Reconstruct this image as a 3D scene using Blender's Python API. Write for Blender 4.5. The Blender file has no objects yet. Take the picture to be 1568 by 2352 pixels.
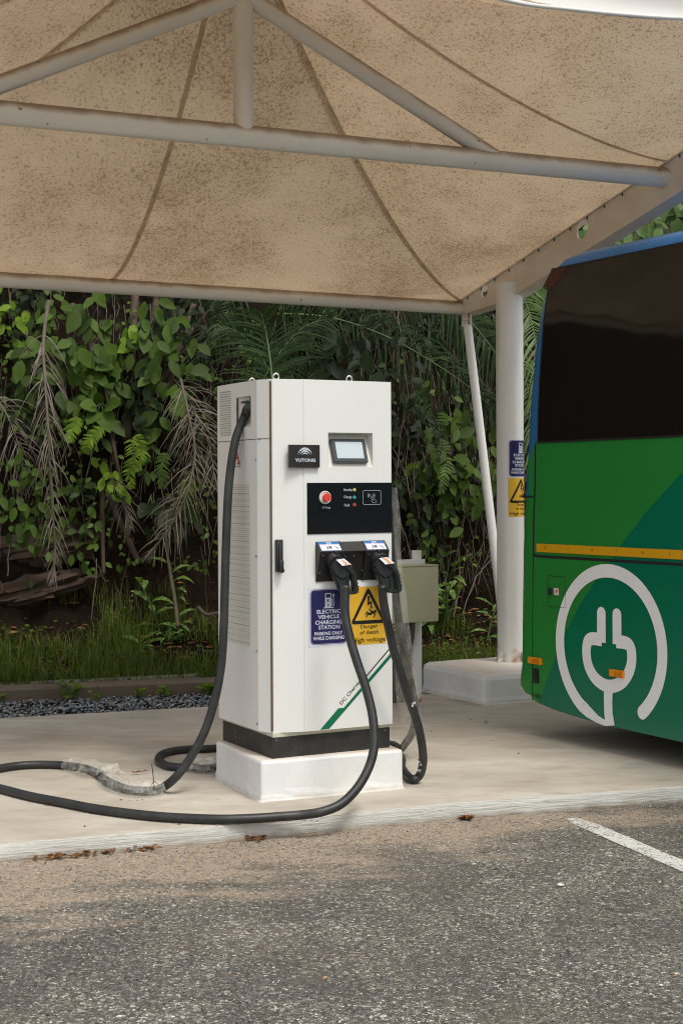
import bpy, bmesh, math, random
from mathutils import Vector, Matrix, noise
R_=math.radians
random.seed(7)
scene=bpy.context.scene
COL=scene.collection

# ------------------------------------------------------------------ camera, sky, sun, exposure
F=3397.0; U0=784.0; V0=1122.0; ROLL=.005; CZ=1.58     # measured on the photograph, 1568 x 2352 units
cam=bpy.data.cameras.new('camera'); camo=bpy.data.objects.new('camera',cam); COL.objects.link(camo)
camo.location=(0,0,CZ); camo.rotation_euler=(R_(90),ROLL,0)
cam.sensor_fit='VERTICAL'; cam.sensor_height=36; cam.lens=36*F/2352
cam.shift_y=(V0-1176)/2352; cam.clip_end=500; cam.clip_start=.05
scene.camera=camo
w=bpy.data.worlds.new("World"); scene.world=w; w.use_nodes=True
nt=w.node_tree; bg=nt.nodes['Background']
SUN_EL=R_(62); SUN_AZ=R_(140)      # azimuth clockwise from +Y
sky=nt.nodes.new('ShaderNodeTexSky'); sky.sky_type='NISHITA'; sky.sun_disc=False
sky.sun_elevation=SUN_EL; sky.sun_rotation=SUN_AZ; sky.air_density=1.2; sky.dust_density=3.0
hsv=nt.nodes.new('ShaderNodeHueSaturation'); hsv.inputs['Saturation'].default_value=.20; hsv.inputs['Value'].default_value=1.15
nt.links.new(sky.outputs[0],hsv.inputs['Color']); nt.links.new(hsv.outputs[0],bg.inputs[0]); bg.inputs[1].default_value=.13
sl=bpy.data.lights.new('sun','SUN'); sl.energy=1.5; sl.angle=R_(14); sl.color=(1,.95,.85)
so=bpy.data.objects.new('sun',sl); COL.objects.link(so)
sd=Vector((math.sin(SUN_AZ)*math.cos(SUN_EL),math.cos(SUN_AZ)*math.cos(SUN_EL),math.sin(SUN_EL)))
so.rotation_euler=sd.to_track_quat('Z','Y').to_euler(); so.location=(0,-5,12)
vs=scene.view_settings; vs.view_transform='Standard'; vs.look='None'; vs.gamma=1; vs.use_curve_mapping=False; vs.exposure=.38
scene.cycles.filter_width=1.1; scene.cycles.max_bounces=8; scene.cycles.transparent_max_bounces=24

# ------------------------------------------------------------------ survey helpers (pixel of the photograph -> metres)
_c,_s=math.cos(ROLL),math.sin(ROLL)
def ray(u,v):
    a=u-U0;b=V0-v
    return (a*_c+b*_s)/F,(-a*_s+b*_c)/F
def G(u,v,z=.08):
    x,t=ray(u,v);Y=(z-CZ)/t;return Vector((x*Y,Y,z))
def W(u,v,Y):
    x,t=ray(u,v);return Vector((x*Y,Y,CZ+t*Y))

# ------------------------------------------------------------------ mesh + object helpers
RM={}
class MB:
    def __init__(s): s.v=[];s.f=[];s.m=[]
    def face(s,pts,m=0):
        n=len(s.v); s.v+= [tuple(p) for p in pts]; s.f.append(tuple(range(n,n+len(pts)))); s.m.append(m)
    def add(s,vs,fs,m=0):
        n=len(s.v); s.v+=[tuple(p) for p in vs]
        for f in fs: s.f.append(tuple(i+n for i in f)); s.m.append(m)
    def box(s,c,size,M=None,m=0,bev=0):
        bm=bmesh.new(); bmesh.ops.create_cube(bm,size=1)
        for v in bm.verts: v.co=Vector((v.co.x*size[0],v.co.y*size[1],v.co.z*size[2]))
        if bev: bmesh.ops.bevel(bm,geom=bm.edges[:],offset=bev,segments=2,affect='EDGES',profile=.5)
        for v in bm.verts:
            v.co=v.co+Vector(c)
            if M: v.co=M@v.co
        s.bm(bm,m)
    def bm(s,bm,m=0):
        bm.verts.index_update()
        s.add([v.co[:] for v in bm.verts],[[v.index for v in f.verts] for f in bm.faces],m); bm.free()
    def tube(s,pts,r,n=12,caps=True,m=0,flat=None):
        pts=[Vector(p) for p in pts]; N=len(pts); rs=r if isinstance(r,(list,tuple)) else [r]*N
        t0=(pts[1]-pts[0]).normalized()
        up=Vector((0,0,1)) if abs(t0.z)<.9 else Vector((1,0,0))
        x=t0.cross(up).normalized(); vs=[];fs=[]
        for i in range(N):
            t=(pts[min(i+1,N-1)]-pts[max(i-1,0)]).normalized()
            x=(x-t*x.dot(t)).normalized(); y=t.cross(x)
            for k in range(n):
                a=2*math.pi*k/n; vs.append(pts[i]+(x*math.cos(a)+y*math.sin(a))*rs[i])
        for i in range(N-1):
            for k in range(n):
                fs.append((i*n+k,i*n+(k+1)%n,(i+1)*n+(k+1)%n,(i+1)*n+k))
        if caps: fs.append(tuple(range(n))[::-1]); fs.append(tuple(range((N-1)*n,N*n)))
        s.add(vs,fs,m)
    def prism(s,poly,y0,y1,m=0,M=None,bev=0):
        # poly in (x,z); extruded along y
        bm=bmesh.new(); vv=[bm.verts.new((p[0],y0,p[1])) for p in poly]
        f=bm.faces.new(vv); r=bmesh.ops.extrude_face_region(bm,geom=[f])
        for e in r['geom']:
            if isinstance(e,bmesh.types.BMVert): e.co.y=y1
        bmesh.ops.recalc_face_normals(bm,faces=bm.faces)
        if bev: bmesh.ops.bevel(bm,geom=bm.edges[:],offset=bev,segments=2,affect='EDGES')
        if M:
            for v in bm.verts: v.co=M@v.co
        s.bm(bm,m)
    def torus(s,c,R,r,M=None,n=20,k=8,a0=0,a1=2*math.pi,m=0):
        vs=[];fs=[];full=abs(a1-a0-2*math.pi)<1e-6; NN=n if full else n+1
        for i in range(NN):
            a=a0+(a1-a0)*i/n
            for j in range(k):
                b=2*math.pi*j/k
                p=Vector((math.cos(a)*(R+r*math.cos(b)),r*math.sin(b),math.sin(a)*(R+r*math.cos(b))))+Vector(c)
                vs.append(M@p if M else p)
        for i in range(n):
            for j in range(k):
                i2=(i+1)%NN; fs.append((i*k+j,i2*k+j,i2*k+(j+1)%k,i*k+(j+1)%k))
        s.add(vs,fs,m)
def obj(name,mb,mat,parent=None,world=False,smooth=False,recalc=True):
    me=bpy.data.meshes.new(name); vs=mb.v
    if world and parent is not None:
        Mi=RM[parent.name].inverted(); vs=[(Mi@Vector(p))[:] for p in vs]
    me.from_pydata(vs,[],mb.f)
    mats=mat if isinstance(mat,(list,tuple)) else [mat]
    for m in mats: me.materials.append(m)
    if len(mats)>1: me.polygons.foreach_set('material_index',mb.m)
    if recalc:
        bm=bmesh.new(); bm.from_mesh(me); bmesh.ops.recalc_face_normals(bm,faces=bm.faces); bm.to_mesh(me); bm.free()
    if smooth:
        me.polygons.foreach_set('use_smooth',[True]*len(me.polygons))
        if smooth!='all':
            try: me.set_sharp_from_angle(angle=R_(38))
            except Exception: pass
    me.update()
    o=bpy.data.objects.new(name,me); COL.objects.link(o)
    if parent is not None:
        o.parent=parent; RM[o.name]=RM[parent.name]
    else: RM[o.name]=Matrix.Identity(4)
    return o
def objs(name,mb,mat,parent=None,world=False,smooth=False):
    # every loose piece of the mesh becomes an object of its own
    par=list(range(len(mb.v)))
    def fd(i):
        while par[i]!=i: par[i]=par[par[i]]; i=par[i]
        return i
    for f in mb.f:
        for k in f[1:]: par[fd(k)]=fd(f[0])
    G_={}
    for f,m in zip(mb.f,mb.m): G_.setdefault(fd(f[0]),[]).append((f,m))
    for F_ in G_.values():
        m2=MB(); mp={}
        for f,m in F_:
            for k in f:
                if k not in mp: mp[k]=len(m2.v); m2.v.append(mb.v[k])
            m2.f.append(tuple(mp[k] for k in f)); m2.m.append(m)
        obj(name,m2,mat,parent,world=world,smooth=smooth)
def tag(o,label=None,cat=None,group=None,kind=None):
    if label: o['label']=label
    if cat: o['category']=cat
    if group: o['group']=group
    if kind: o['kind']=kind
    return o
def thing(name,label,cat,loc=(0,0,0),rz=0,group=None,scale=1):
    o=bpy.data.objects.new(name,None); COL.objects.link(o); o.location=loc; o.rotation_euler=(0,0,rz); o.scale=(scale,)*3
    o.empty_display_size=.1
    RM[o.name]=Matrix.Translation(Vector(loc))@Matrix.Rotation(rz,4,'Z')@Matrix.Scale(scale,4)
    return tag(o,label,cat,group)
def smooth_path(P,n=8):
    P=[Vector(p) for p in P]; out=[]
    for i in range(len(P)-1):
        p0=P[max(i-1,0)];p1=P[i];p2=P[i+1];p3=P[min(i+2,len(P)-1)]
        for k in range(n):
            t=k/n
            out.append(.5*((2*p1)+(p2-p0)*t+(2*p0-5*p1+4*p2-p3)*t*t+(3*p1-p0-3*p2+p3)*t**3))
    out.append(P[-1]); return out

# ------------------------------------------------------------------ materials
class NT:
    def __init__(s,name):
        s.m=bpy.data.materials.new(name); s.m.use_nodes=True; s.t=s.m.node_tree
        s.b=s.t.nodes['Principled BSDF']; s.out=s.t.nodes['Material Output']; s.tc=None
    def n(s,typ,**k):
        nd=s.t.nodes.new('ShaderNode'+typ)
        for a,b in k.items(): setattr(nd,a,b)
        return nd
    def put(s,sock,val):
        if isinstance(val,bpy.types.NodeSocket): s.t.links.new(val,sock)
        elif val is not None:
            if isinstance(val,(tuple,list)) and len(val)==3 and sock.type=='RGBA': val=(*val,1)
            sock.default_value=val
    def co(s,kind='Object'):
        if not s.tc: s.tc=s.n('TexCoord')
        return s.tc.outputs[kind]
    def mp(s,scale=(1,1,1),kind='Object',rot=(0,0,0)):
        m=s.n('Mapping'); s.put(m.inputs[0],s.co(kind)); m.inputs['Scale'].default_value=scale; m.inputs['Rotation'].default_value=rot
        return m.outputs[0]
    def noise(s,scale,detail=4,rough=.55,vec=None,out=0):
        nd=s.n('TexNoise'); s.put(nd.inputs['Vector'],vec if vec else s.co()); nd.inputs['Scale'].default_value=scale
        nd.inputs['Detail'].default_value=detail; nd.inputs['Roughness'].default_value=rough; return nd.outputs[out]
    def vor(s,scale,vec=None,out='Distance',feature='F1'):
        nd=s.n('TexVoronoi'); nd.feature=feature; s.put(nd.inputs['Vector'],vec if vec else s.co()); nd.inputs['Scale'].default_value=scale; return nd.outputs[out]
    def ramp(s,fac,stops,interp='LINEAR'):
        nd=s.n('ValToRGB'); nd.color_ramp.interpolation=interp; e=nd.color_ramp.elements
        while len(e)<len(stops): e.new(.5)
        for i,(p,c) in enumerate(stops):
            e[i].position=p; e[i].color=(*c,1) if isinstance(c,(tuple,list)) else (c,c,c,1)
        s.put(nd.inputs[0],fac); return nd.outputs[0]
    def mix(s,fac,a,b,mode='MIX'):
        nd=s.n('MixRGB'); nd.blend_type=mode; s.put(nd.inputs[0],fac); s.put(nd.inputs[1],a); s.put(nd.inputs[2],b); return nd.outputs[0]
    def math(s,op,a,b=None,c=None):
        nd=s.n('Math'); nd.operation=op; s.put(nd.inputs[0],a)
        if b is not None: s.put(nd.inputs[1],b)
        if c is not None: s.put(nd.inputs[2],c)
        return nd.outputs[0]
    def bump(s,h,strength=.3,dist=.01):
        nd=s.n('Bump'); nd.inputs['Strength'].default_value=strength; nd.inputs['Distance'].default_value=dist; s.put(nd.inputs['Height'],h)
        s.put(s.b.inputs['Normal'],nd.outputs[0]); return nd.outputs[0]
    def set(s,**k):
        for a,b in k.items(): s.put(s.b.inputs[a.replace('_',' ')],b)
        return s
def paint(name,col,rough=.4,dirt=.12,dscale=6,dcol=None,metal=0,bump=.05,spec=None,fine=0):
    m=NT(name); dcol=dcol or tuple(c*.55 for c in col)
    f=m.ramp(m.noise(dscale,6,.62),[(.42,0),(.75,1)])
    c=m.mix(m.math('MULTIPLY',f,dirt),col,dcol)
    if fine:
        g=m.ramp(m.noise(90,3,.6),[(.62,0),(.7,1)]); c=m.mix(m.math('MULTIPLY',g,fine),c,dcol)
    r=m.math('ADD',m.math('MULTIPLY',m.noise(dscale*3,3),.12),rough-.06)
    m.set(Base_Color=c,Roughness=r,Metallic=metal)
    if spec is not None: m.set(Specular_IOR_Level=spec)
    if bump: m.bump(m.noise(70,4),bump,.004)
    return m.m
def leafmat(name,cols,rough=.55,trans=.35,spec=.2,veins=False):
    m=NT(name); g=m.n('NewGeometry'); oi=m.n('ObjectInfo')
    f=g.outputs['Random Per Island']
    k=len(cols)-1
    c=m.ramp(f,[(i/k,cc) for i,cc in enumerate(cols)])
    c=m.mix(m.ramp(m.noise(9,3),[(.35,0),(.7,.45)]),c,tuple(x*.6 for x in cols[0]))
    if veins:
        c=m.mix(m.ramp(m.noise(60,2),[(.56,0),(.63,.85)]),c,(.42,.5,.28))
    m.set(Base_Color=c,Roughness=rough,Specular_IOR_Level=spec)
    tr=m.n('BsdfTranslucent'); m.put(tr.inputs[0],m.mix(1,c,(1.0,1.0,.45),'MULTIPLY'))
    mx=m.n('MixShader'); mx.inputs[0].default_value=trans
    m.put(mx.inputs[1],m.b.outputs[0]); m.put(mx.inputs[2],tr.outputs[0]); m.put(m.out.inputs[0],mx.outputs[0])
    return m.m
M={}
M['white']=paint('cabinet_paint',(.785,.79,.765),.42,.10,2.5,(.56,.53,.45),bump=.02,fine=.10)
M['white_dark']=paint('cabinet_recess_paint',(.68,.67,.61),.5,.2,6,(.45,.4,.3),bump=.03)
M['gapfill']=paint('gap_brown',(.12,.085,.05),.8,.5,20)  # dark brown fill for the joints between cabinet panels
M['cream']=paint('cream_paint',(.62,.61,.48),.5,.2,5)
M['plinth']=paint('plinth_black',(.022,.021,.020),.5,.5,14,(.07,.065,.055),fine=.25)
M['blackp']=paint('black_plastic',(.024,.025,.027),.38,.5,20,(.035,.035,.035),bump=.12)
M['blackm']=paint('black_metal',(.012,.0115,.011),.42,.4,12,(.035,.032,.03),bump=.1)
M['rubber']=paint('black_rubber',(.018,.0195,.021),.46,.6,9,(.062,.06,.055),bump=.25,fine=.35)
M['gloss']=paint('gloss_black_glass',(.008,.008,.012),.09,.2,3,bump=0)
M['chrome']=paint('bright_steel',(.62,.6,.56),.25,.2,30,metal=1)
M['screwm']=paint('screw_steel',(.35,.34,.32),.35,.3,40,metal=1)
M['lcd']=paint('screen_glass',(.50,.57,.60),.3,.12,5,(.42,.48,.5),bump=0)
M['bezel']=paint('screen_bezel',(.035,.042,.048),.4,.3,12)
M['navy']=paint('navy_print',(.018,.014,.09),.4,.2,9,(.03,.025,.1),bump=0)
M['paper']=paint('white_print',(.68,.70,.80),.4,.1,8,bump=0)
M['yellow']=paint('yellow_print',(.74,.43,.035),.42,.12,14,(.62,.36,.04),bump=0)
M['ink']=paint('black_print',(.012,.01,.009),.45,.1,8,bump=0)
M['orange']=paint('orange_print',(.85,.30,.05),.5,.1,8,bump=0)
M['redink']=paint('red_print',(.58,.06,.015),.5,.1,8,bump=0)
M['bluep']=paint('blue_print',(.0,.13,.42),.45,.1,8,bump=0)
M['greenink']=paint('green_print',(.0,.15,.075),.45,.1,8,bump=0)
M['greyprint']=paint('pale_print',(.55,.56,.56),.5,.1,8,bump=0)
M['silverink']=paint('silver_print',(.52,.58,.64),.35,.1,8,bump=0)
M['red']=paint('red_button',(.72,.055,.04),.4,.2,20,bump=0)
M['ledy']=paint('lens_yellow',(.62,.6,.1),.25,.1,20,bump=0)
M['ledc']=paint('lens_cyan',(.0,.42,.40),.25,.1,20,bump=0)
M['ledr']=paint('lens_red',(.60,.03,.05),.25,.1,20,bump=0)
M['steelw']=paint('steel_paint_white',(.70,.68,.64),.38,.3,3,(.36,.27,.19),bump=.03,fine=.12)
M['olive']=paint('box_paint',(.50,.48,.32),.5,.12,4,bump=.04)
M['greyconduit']=paint('conduit_grey',(.08,.08,.085),.6,.2,8)
# canopy tube paint: colour turns brown towards the upper side of the tubes
def tubemat():
    m=NT('canopy_tube_paint'); g=m.n('NewGeometry'); sx=m.n('SeparateXYZ'); m.put(sx.inputs[0],g.outputs['Normal'])
    up=m.math('ADD',sx.outputs[2],m.math('MULTIPLY',m.math('SUBTRACT',m.noise(7,5,.6),.5),.9))
    f=m.ramp(up,[(-.1+.25,0),(.62,.8),(1,1)])
    c=m.mix(m.ramp(m.noise(1.7,5),[(.35,0),(.75,.35)]),(.74,.72,.66),(.52,.45,.36))
    c=m.mix(f,c,(.26,.17,.10))
    c=m.mix(m.ramp(m.noise(16,2,.7),[(.72,0),(.75,.8)]),c,(.06,.035,.02))
    m.set(Base_Color=c,Roughness=.4); m.bump(m.noise(30,3),.04,.004); return m.m
M['tube']=tubemat()
def beammat():
    m=NT('rafter_paint')
    c=m.mix(m.ramp(m.noise(2.2,6,.6),[(.35,0),(.72,.8)]),(.72,.68,.61),(.52,.43,.34))
    c=m.mix(m.ramp(m.noise(22,2,.7),[(.72,0),(.76,.7)]),c,(.08,.05,.03))
    m.set(Base_Color=c,Roughness=.45); m.bump(m.noise(30,3),.05,.004); return m.m
M['beam']=beammat()
def postmat():
    m=NT('post_paint')
    st=m.noise(1,5,.6,vec=m.mp((9,9,.5)))
    c=m.mix(m.ramp(st,[(.4,0),(.75,.55)]),(.80,.80,.785),(.58,.55,.50))
    sx=m.n('SeparateXYZ'); m.put(sx.inputs[0],m.co())
    rust=m.math('MULTIPLY',m.ramp(sx.outputs[2],[(.0,1),(.16,.0)]),m.ramp(m.noise(9,5),[(.45,0),(.62,1)]))
    c=m.mix(rust,c,(.35,.20,.10)); m.set(Base_Color=c,Roughness=.35); return m.m
M['post']=postmat()
def BF(m,x): return m.math('SUBTRACT',1,x)
def membrane():
    m=NT('stained_fabric')
    v=m.mp((1,1,1)); big=m.noise(.75,3,.6); mid=m.noise(3.2,5,.65)
    dens=m.math('ADD',m.math('MULTIPLY',big,.9),m.math('MULTIPLY',mid,.55))
    s1=m.noise(58,3,.75,vec=m.mp((1,1,.6))); s2=m.noise(120,2,.7)
    thr=m.math('ADD',s1,m.math('MULTIPLY',dens,.30))
    spk=m.ramp(thr,[(.755,0),(.83,1)])
    thr2=m.math('ADD',s2,m.math('MULTIPLY',dens,.26)); spk2=m.ramp(thr2,[(.73,0),(.81,.8)])
    base=m.mix(m.ramp(dens,[(.62,0),(1.05,.8)]),(.655,.54,.415),(.45,.345,.24))
    c=m.mix(m.math('MULTIPLY',spk,.62),base,(.17,.105,.055)); c=m.mix(m.math('MULTIPLY',spk2,.5),c,(.20,.125,.07))
    bf=m.n('NewGeometry').outputs['Backfacing']; top=BF(m,bf); c=m.mix(top,c,(.86,.85,.82))
    m.set(Base_Color=c,Roughness=.75,Specular_IOR_Level=.2); m.bump(m.noise(3,3),.05,.02)
    tr=m.n('BsdfTranslucent'); m.put(tr.inputs[0],m.mix(1,c,(.95,.86,.72),'MULTIPLY'))
    mx=m.n('MixShader'); mx.inputs[0].default_value=.38
    m.put(mx.inputs[1],m.b.outputs[0]); m.put(mx.inputs[2],tr.outputs[0]); m.put(m.out.inputs[0],mx.outputs[0]); return m.m
M['membrane']=membrane()
M['seam_dark']=paint('weld_grime',(.40,.33,.25),.7,.5,14,(.22,.15,.10),bump=.05)
def seammat():
    m=NT('seam_tape'); c=m.mix(m.ramp(m.noise(18,4,.7),[(.45,0),(.7,.8)]),(.66,.55,.43),(.42,.32,.23)); m.set(Base_Color=c,Roughness=.7,Specular_IOR_Level=.2); tr=m.n('BsdfTranslucent'); m.put(tr.inputs[0],c); mx=m.n('MixShader'); mx.inputs[0].default_value=.5; m.put(mx.inputs[1],m.b.outputs[0]); m.put(mx.inputs[2],tr.outputs[0]); m.put(m.out.inputs[0],mx.outputs[0]); return m.m
M['seam']=seammat()
M['_']=paint('seam_tape',(.50,.41,.31),.7,.5,14,(.22,.15,.10),bump=.05)
def concrete(name,col,dark,stain=(.35,.25,.16),sf=.3,white=0):
    m=NT(name)
    a=m.noise(.9,6,.62,vec=m.mp((1,1.7,1))); b=m.noise(5,6,.65,vec=m.mp((1,2.4,1),rot=(0,0,.4))); c_=m.noise(160,3,.7)
    c=m.mix(m.ramp(a,[(.35,0),(.7,1)]),col,dark)
    c=m.mix(m.ramp(b,[(.5,0),(.78,sf)]),c,stain)
    c=m.mix(m.ramp(c_,[(.3,.25),(.5,0)]),c,tuple(x*.45 for x in col))
    c=m.mix(m.ramp(c_,[(.62,0),(.8,.35)]),c,tuple(min(1,x*1.5) for x in col))
    c=m.mix(m.ramp(m.noise(1.6,6,.72,vec=m.mp((1,2.2,1),rot=(0,0,.5))),[(.52,0),(.66,.55)]),c,tuple(x*.55 for x in col))
    pit=m.ramp(m.vor(14),[(.035,1),(.06,0)]); pit=m.math('MULTIPLY',pit,m.ramp(m.noise(2.2,1),[(.55,0),(.6,1)]))
    c=m.mix(m.math('MULTIPLY',pit,.7),c,(.05,.04,.03))
    m.set(Base_Color=c,Roughness=.85,Specular_IOR_Level=.25)
    h=m.math('ADD',m.math('MULTIPLY',b,.6),m.math('MULTIPLY',c_,.25)); m.bump(h,.35,.006); return m.m
M['pad']=concrete('pad_concrete',(.565,.52,.45),(.37,.32,.26),stain=(.27,.20,.135),sf=.5)
def kerbedge():
    m=NT('painted_edge'); h=m.noise(9,6,.7,vec=m.mp((.5,1,9))); b=m.noise(3,5,.65)
    c=m.mix(m.ramp(b,[(.4,0),(.75,.7)]),(.62,.625,.59),(.44,.40,.34)); c=m.mix(m.ramp(h,[(.57,0),(.66,.42)]),c,(.30,.27,.23))
    sp=m.n('SeparateXYZ'); m.put(sp.inputs[0],m.co()); f=m.ramp(m.math('ADD',sp.outputs[2],m.math('MULTIPLY',m.noise(7,5),.06)),[(.025,1),(.055,0)])
    c=m.mix(m.math('MULTIPLY',f,.85),c,(.22,.16,.10)); m.set(Base_Color=c,Roughness=.85); m.bump(h,.8,.012); return m.m
M['kerbw']=kerbedge()
M['kerb']=concrete('old_kerb_concrete',(.16,.125,.09),(.085,.065,.05),(.03,.022,.016),.7)
def blockmat(name,z0,z1):
    m=NT(name); c=m.mix(m.ramp(m.noise(4,6,.65),[(.42,0),(.75,.5)]),(.80,.81,.81),(.62,.60,.55))
    c=m.mix(m.ramp(m.noise(40,3,.7),[(.7,0),(.78,.5)]),c,(.25,.19,.13))
    g=m.n('NewGeometry'); sx=m.n('SeparateXYZ'); m.put(sx.inputs[0],g.outputs['Normal'])
    top=m.math('MULTIPLY',m.ramp(sx.outputs[2],[(.6,0),(.95,1)]),m.ramp(m.noise(3,5),[(.25,.45),(.6,1)]))
    c=m.mix(m.math('MULTIPLY',top,.6),c,(.56,.42,.29))
    sp=m.n('SeparateXYZ'); m.put(sp.inputs[0],m.co())
    ft=m.math('MULTIPLY',m.ramp(m.math('ADD',sp.outputs[2],m.math('MULTIPLY',m.noise(11,4),.05)),[(z0,1),(z1,0)]),.75)
    c=m.mix(ft,c,(.47,.40,.31)); m.set(Base_Color=c,Roughness=.6); m.bump(m.noise(9,5),.25,.012); return m.m
M['block']=blockmat('painted_concrete',.018,.05)
# ground
def asphalt():
    m=NT('asphalt_aggregate')
    pos=m.co(); sp=m.n('SeparateXYZ'); m.put(sp.inputs[0],pos)
    warp=m.n('VectorMath',operation='ADD'); m.put(warp.inputs[0],pos)
    nz=m.n('TexNoise'); m.put(nz.inputs['Vector'],pos); nz.inputs['Scale'].default_value=60; sc=m.n('VectorMath',operation='SCALE'); m.put(sc.inputs[0],nz.outputs['Color']); sc.inputs['Scale'].default_value=.006
    m.put(warp.inputs[1],sc.outputs[0])
    v1=m.n('TexVoronoi'); m.put(v1.inputs['Vector'],warp.outputs[0]); v1.inputs['Scale'].default_value=112
    v2=m.n('TexVoronoi'); m.put(v2.inputs['Vector'],warp.outputs[0]); v2.inputs['Scale'].default_value=72
    s1=m.n('SeparateXYZ'); m.put(s1.inputs[0],v1.outputs['Color']); s2=m.n('SeparateXYZ'); m.put(s2.inputs[0],v2.outputs['Color'])
    c=m.ramp(s1.outputs[0],[(0,(.035,.034,.032)),(.28,(.09,.088,.084)),(.55,(.17,.167,.16)),(.78,(.25,.24,.225)),(.91,(.40,.385,.35)),(1,(.72,.70,.64))])
    c2=m.ramp(s2.outputs[1],[(0,(.05,.048,.045)),(.5,(.13,.127,.12)),(.8,(.22,.215,.2)),(.93,(.38,.36,.32)),(1,(.75,.73,.67))])
    c=m.mix(m.ramp(m.noise(30,2,.6),[(.47,0),(.53,.85)]),c,c2)
    gap=m.ramp(m.n('TexVoronoi').outputs[0],[(0,0),(1,0)])
    e=m.n('TexVoronoi',feature='DISTANCE_TO_EDGE'); m.put(e.inputs['Vector'],warp.outputs[0]); e.inputs['Scale'].default_value=112
    c=m.mix(m.ramp(e.outputs['Distance'],[(.0,.8),(.14,0)]),c,(.03,.027,.024))
    c=m.mix(1,c,(1.45,1.41,1.32),'MULTIPLY')
    # odd coloured chips
    chip=m.ramp(s1.outputs[2],[(.985,0),(.99,1)],'CONSTANT'); c=m.mix(m.math('MULTIPLY',chip,.8),c,(.50,.26,.11))
    # patches, wear
    c=m.mix(m.ramp(m.noise(.9,5,.65),[(.38,.42),(.62,0)]),c,(.055,.05,.045))
    c=m.mix(m.ramp(m.noise(3.5,5,.7),[(.42,.30),(.6,0)]),c,(.045,.04,.036))
    c=m.mix(m.ramp(m.noise(1.3,4,.6),[(.5,0),(.75,.30)]),c,(.21,.165,.12))
    # blown sand along the kerb: distance from kerb line
    d=m.math('SUBTRACT',m.math('MULTIPLY_ADD',sp.outputs[0],.36,6.80),sp.outputs[1])
    n1=m.noise(1.5,5,.6,vec=m.mp((1,2.6,1),rot=(0,0,-.3))); n2=m.noise(9,4,.7)
    val=m.math('SUBTRACT',m.math('ADD',m.math('MULTIPLY',n1,2.1),m.math('MULTIPLY',n2,.45)),m.math('MULTIPLY',d,.80))
    val=m.math('SUBTRACT',val,m.math('MULTIPLY',sp.outputs[0],.22))
    sm=m.ramp(val,[(.58,0),(1.2,1)])
    grain=m.ramp(m.noise(130,3,.8),[(.35,0),(.65,1)])
    holes=m.ramp(m.math('ADD',m.math('MULTIPLY',s1.outputs[1],.5),m.math('MULTIPLY',m.noise(22,4,.7),.8)),[(.62,1),(.86,.1)])
    sand=m.mix(grain,(.255,.19,.135),(.45,.355,.265))
    c=m.mix(m.math('MULTIPLY',m.math('MULTIPLY',sm,holes),.86),c,sand)
    m.set(Base_Color=c,Roughness=.8,Specular_IOR_Level=.35)
    hh=m.math('MULTIPLY',m.math('MINIMUM',e.outputs['Distance'],.25),m.math('SUBTRACT',1.2,sm)); m.bump(hh,.8,.012)
    return m.m
M['asphalt']=asphalt()
def soil():
    m=NT('dark_soil')
    a=m.noise(2.2,7,.68); b=m.noise(14,6,.7)
    c=m.mix(m.ramp(a,[(.35,0),(.7,1)]),(.013,.008,.0055),(.036,.022,.013))
    c=m.mix(m.ramp(b,[(.55,0),(.72,.7)]),c,(.075,.045,.027)); c=m.mix(m.ramp(m.vor(30),[(.05,.5),(.12,0)]),c,(.13,.09,.055))
    m.set(Base_Color=c,Roughness=.95,Specular_IOR_Level=.1); m.bump(m.math('ADD',a,m.math('MULTIPLY',m.noise(38,5,.75),.5)),1.0,.10); return m.m
M['soil']=soil()
M['rock']=paint('brown_rock',(.060,.036,.023),.9,.7,6,(.03,.018,.012),bump=.9)
M['line']=None
def linemat():
    m=NT('worn_line_paint')
    c=m.mix(m.ramp(m.noise(30,4,.7),[(.4,0),(.8,.4)]),(.66,.66,.62),(.4,.36,.3))
    m.set(Base_Color=c,Roughness=.7); m.bump(m.noise(120,3),.6,.01)
    e=m.noise(55,3,.75); wv=m.noise(3,3); f=m.ramp(m.math('ADD',e,m.math('MULTIPLY',wv,.5)),[(.60,1),(.63,0)])
    inv=m.math('SUBTRACT',1,m.ramp(m.math('ADD',m.noise(70,3,.75),m.math('MULTIPLY',m.noise(3,3),.35)),[(.72,0),(.76,1)]))
    m.set(Alpha=inv); return m.m
M['line']=linemat()
M['film']=None
def film(nm='clear_plastic_film',a=.05,b=.27):
    m=NT(nm)
    cr=m.noise(26,4,.7,vec=m.mp((1,1,.35))); m.set(Base_Color=(.80,.79,.72),Roughness=.2)
    m.bump(m.noise(30,4,.6,vec=m.mp((1,1,.3))),.5,.015)
    t=m.n('BsdfTransparent'); mx=m.n('MixShader'); m.put(mx.inputs[0],m.ramp(cr,[(.35,a),(.68,b)]))
    m.put(mx.inputs[1],t.outputs[0]); m.put(mx.inputs[2],m.b.outputs[0]); m.put(m.out.inputs[0],mx.outputs[0]); return m.m
M['film']=film(); M['wrapfilm']=film('crumpled_plastic_film',.06,.42)
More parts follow.
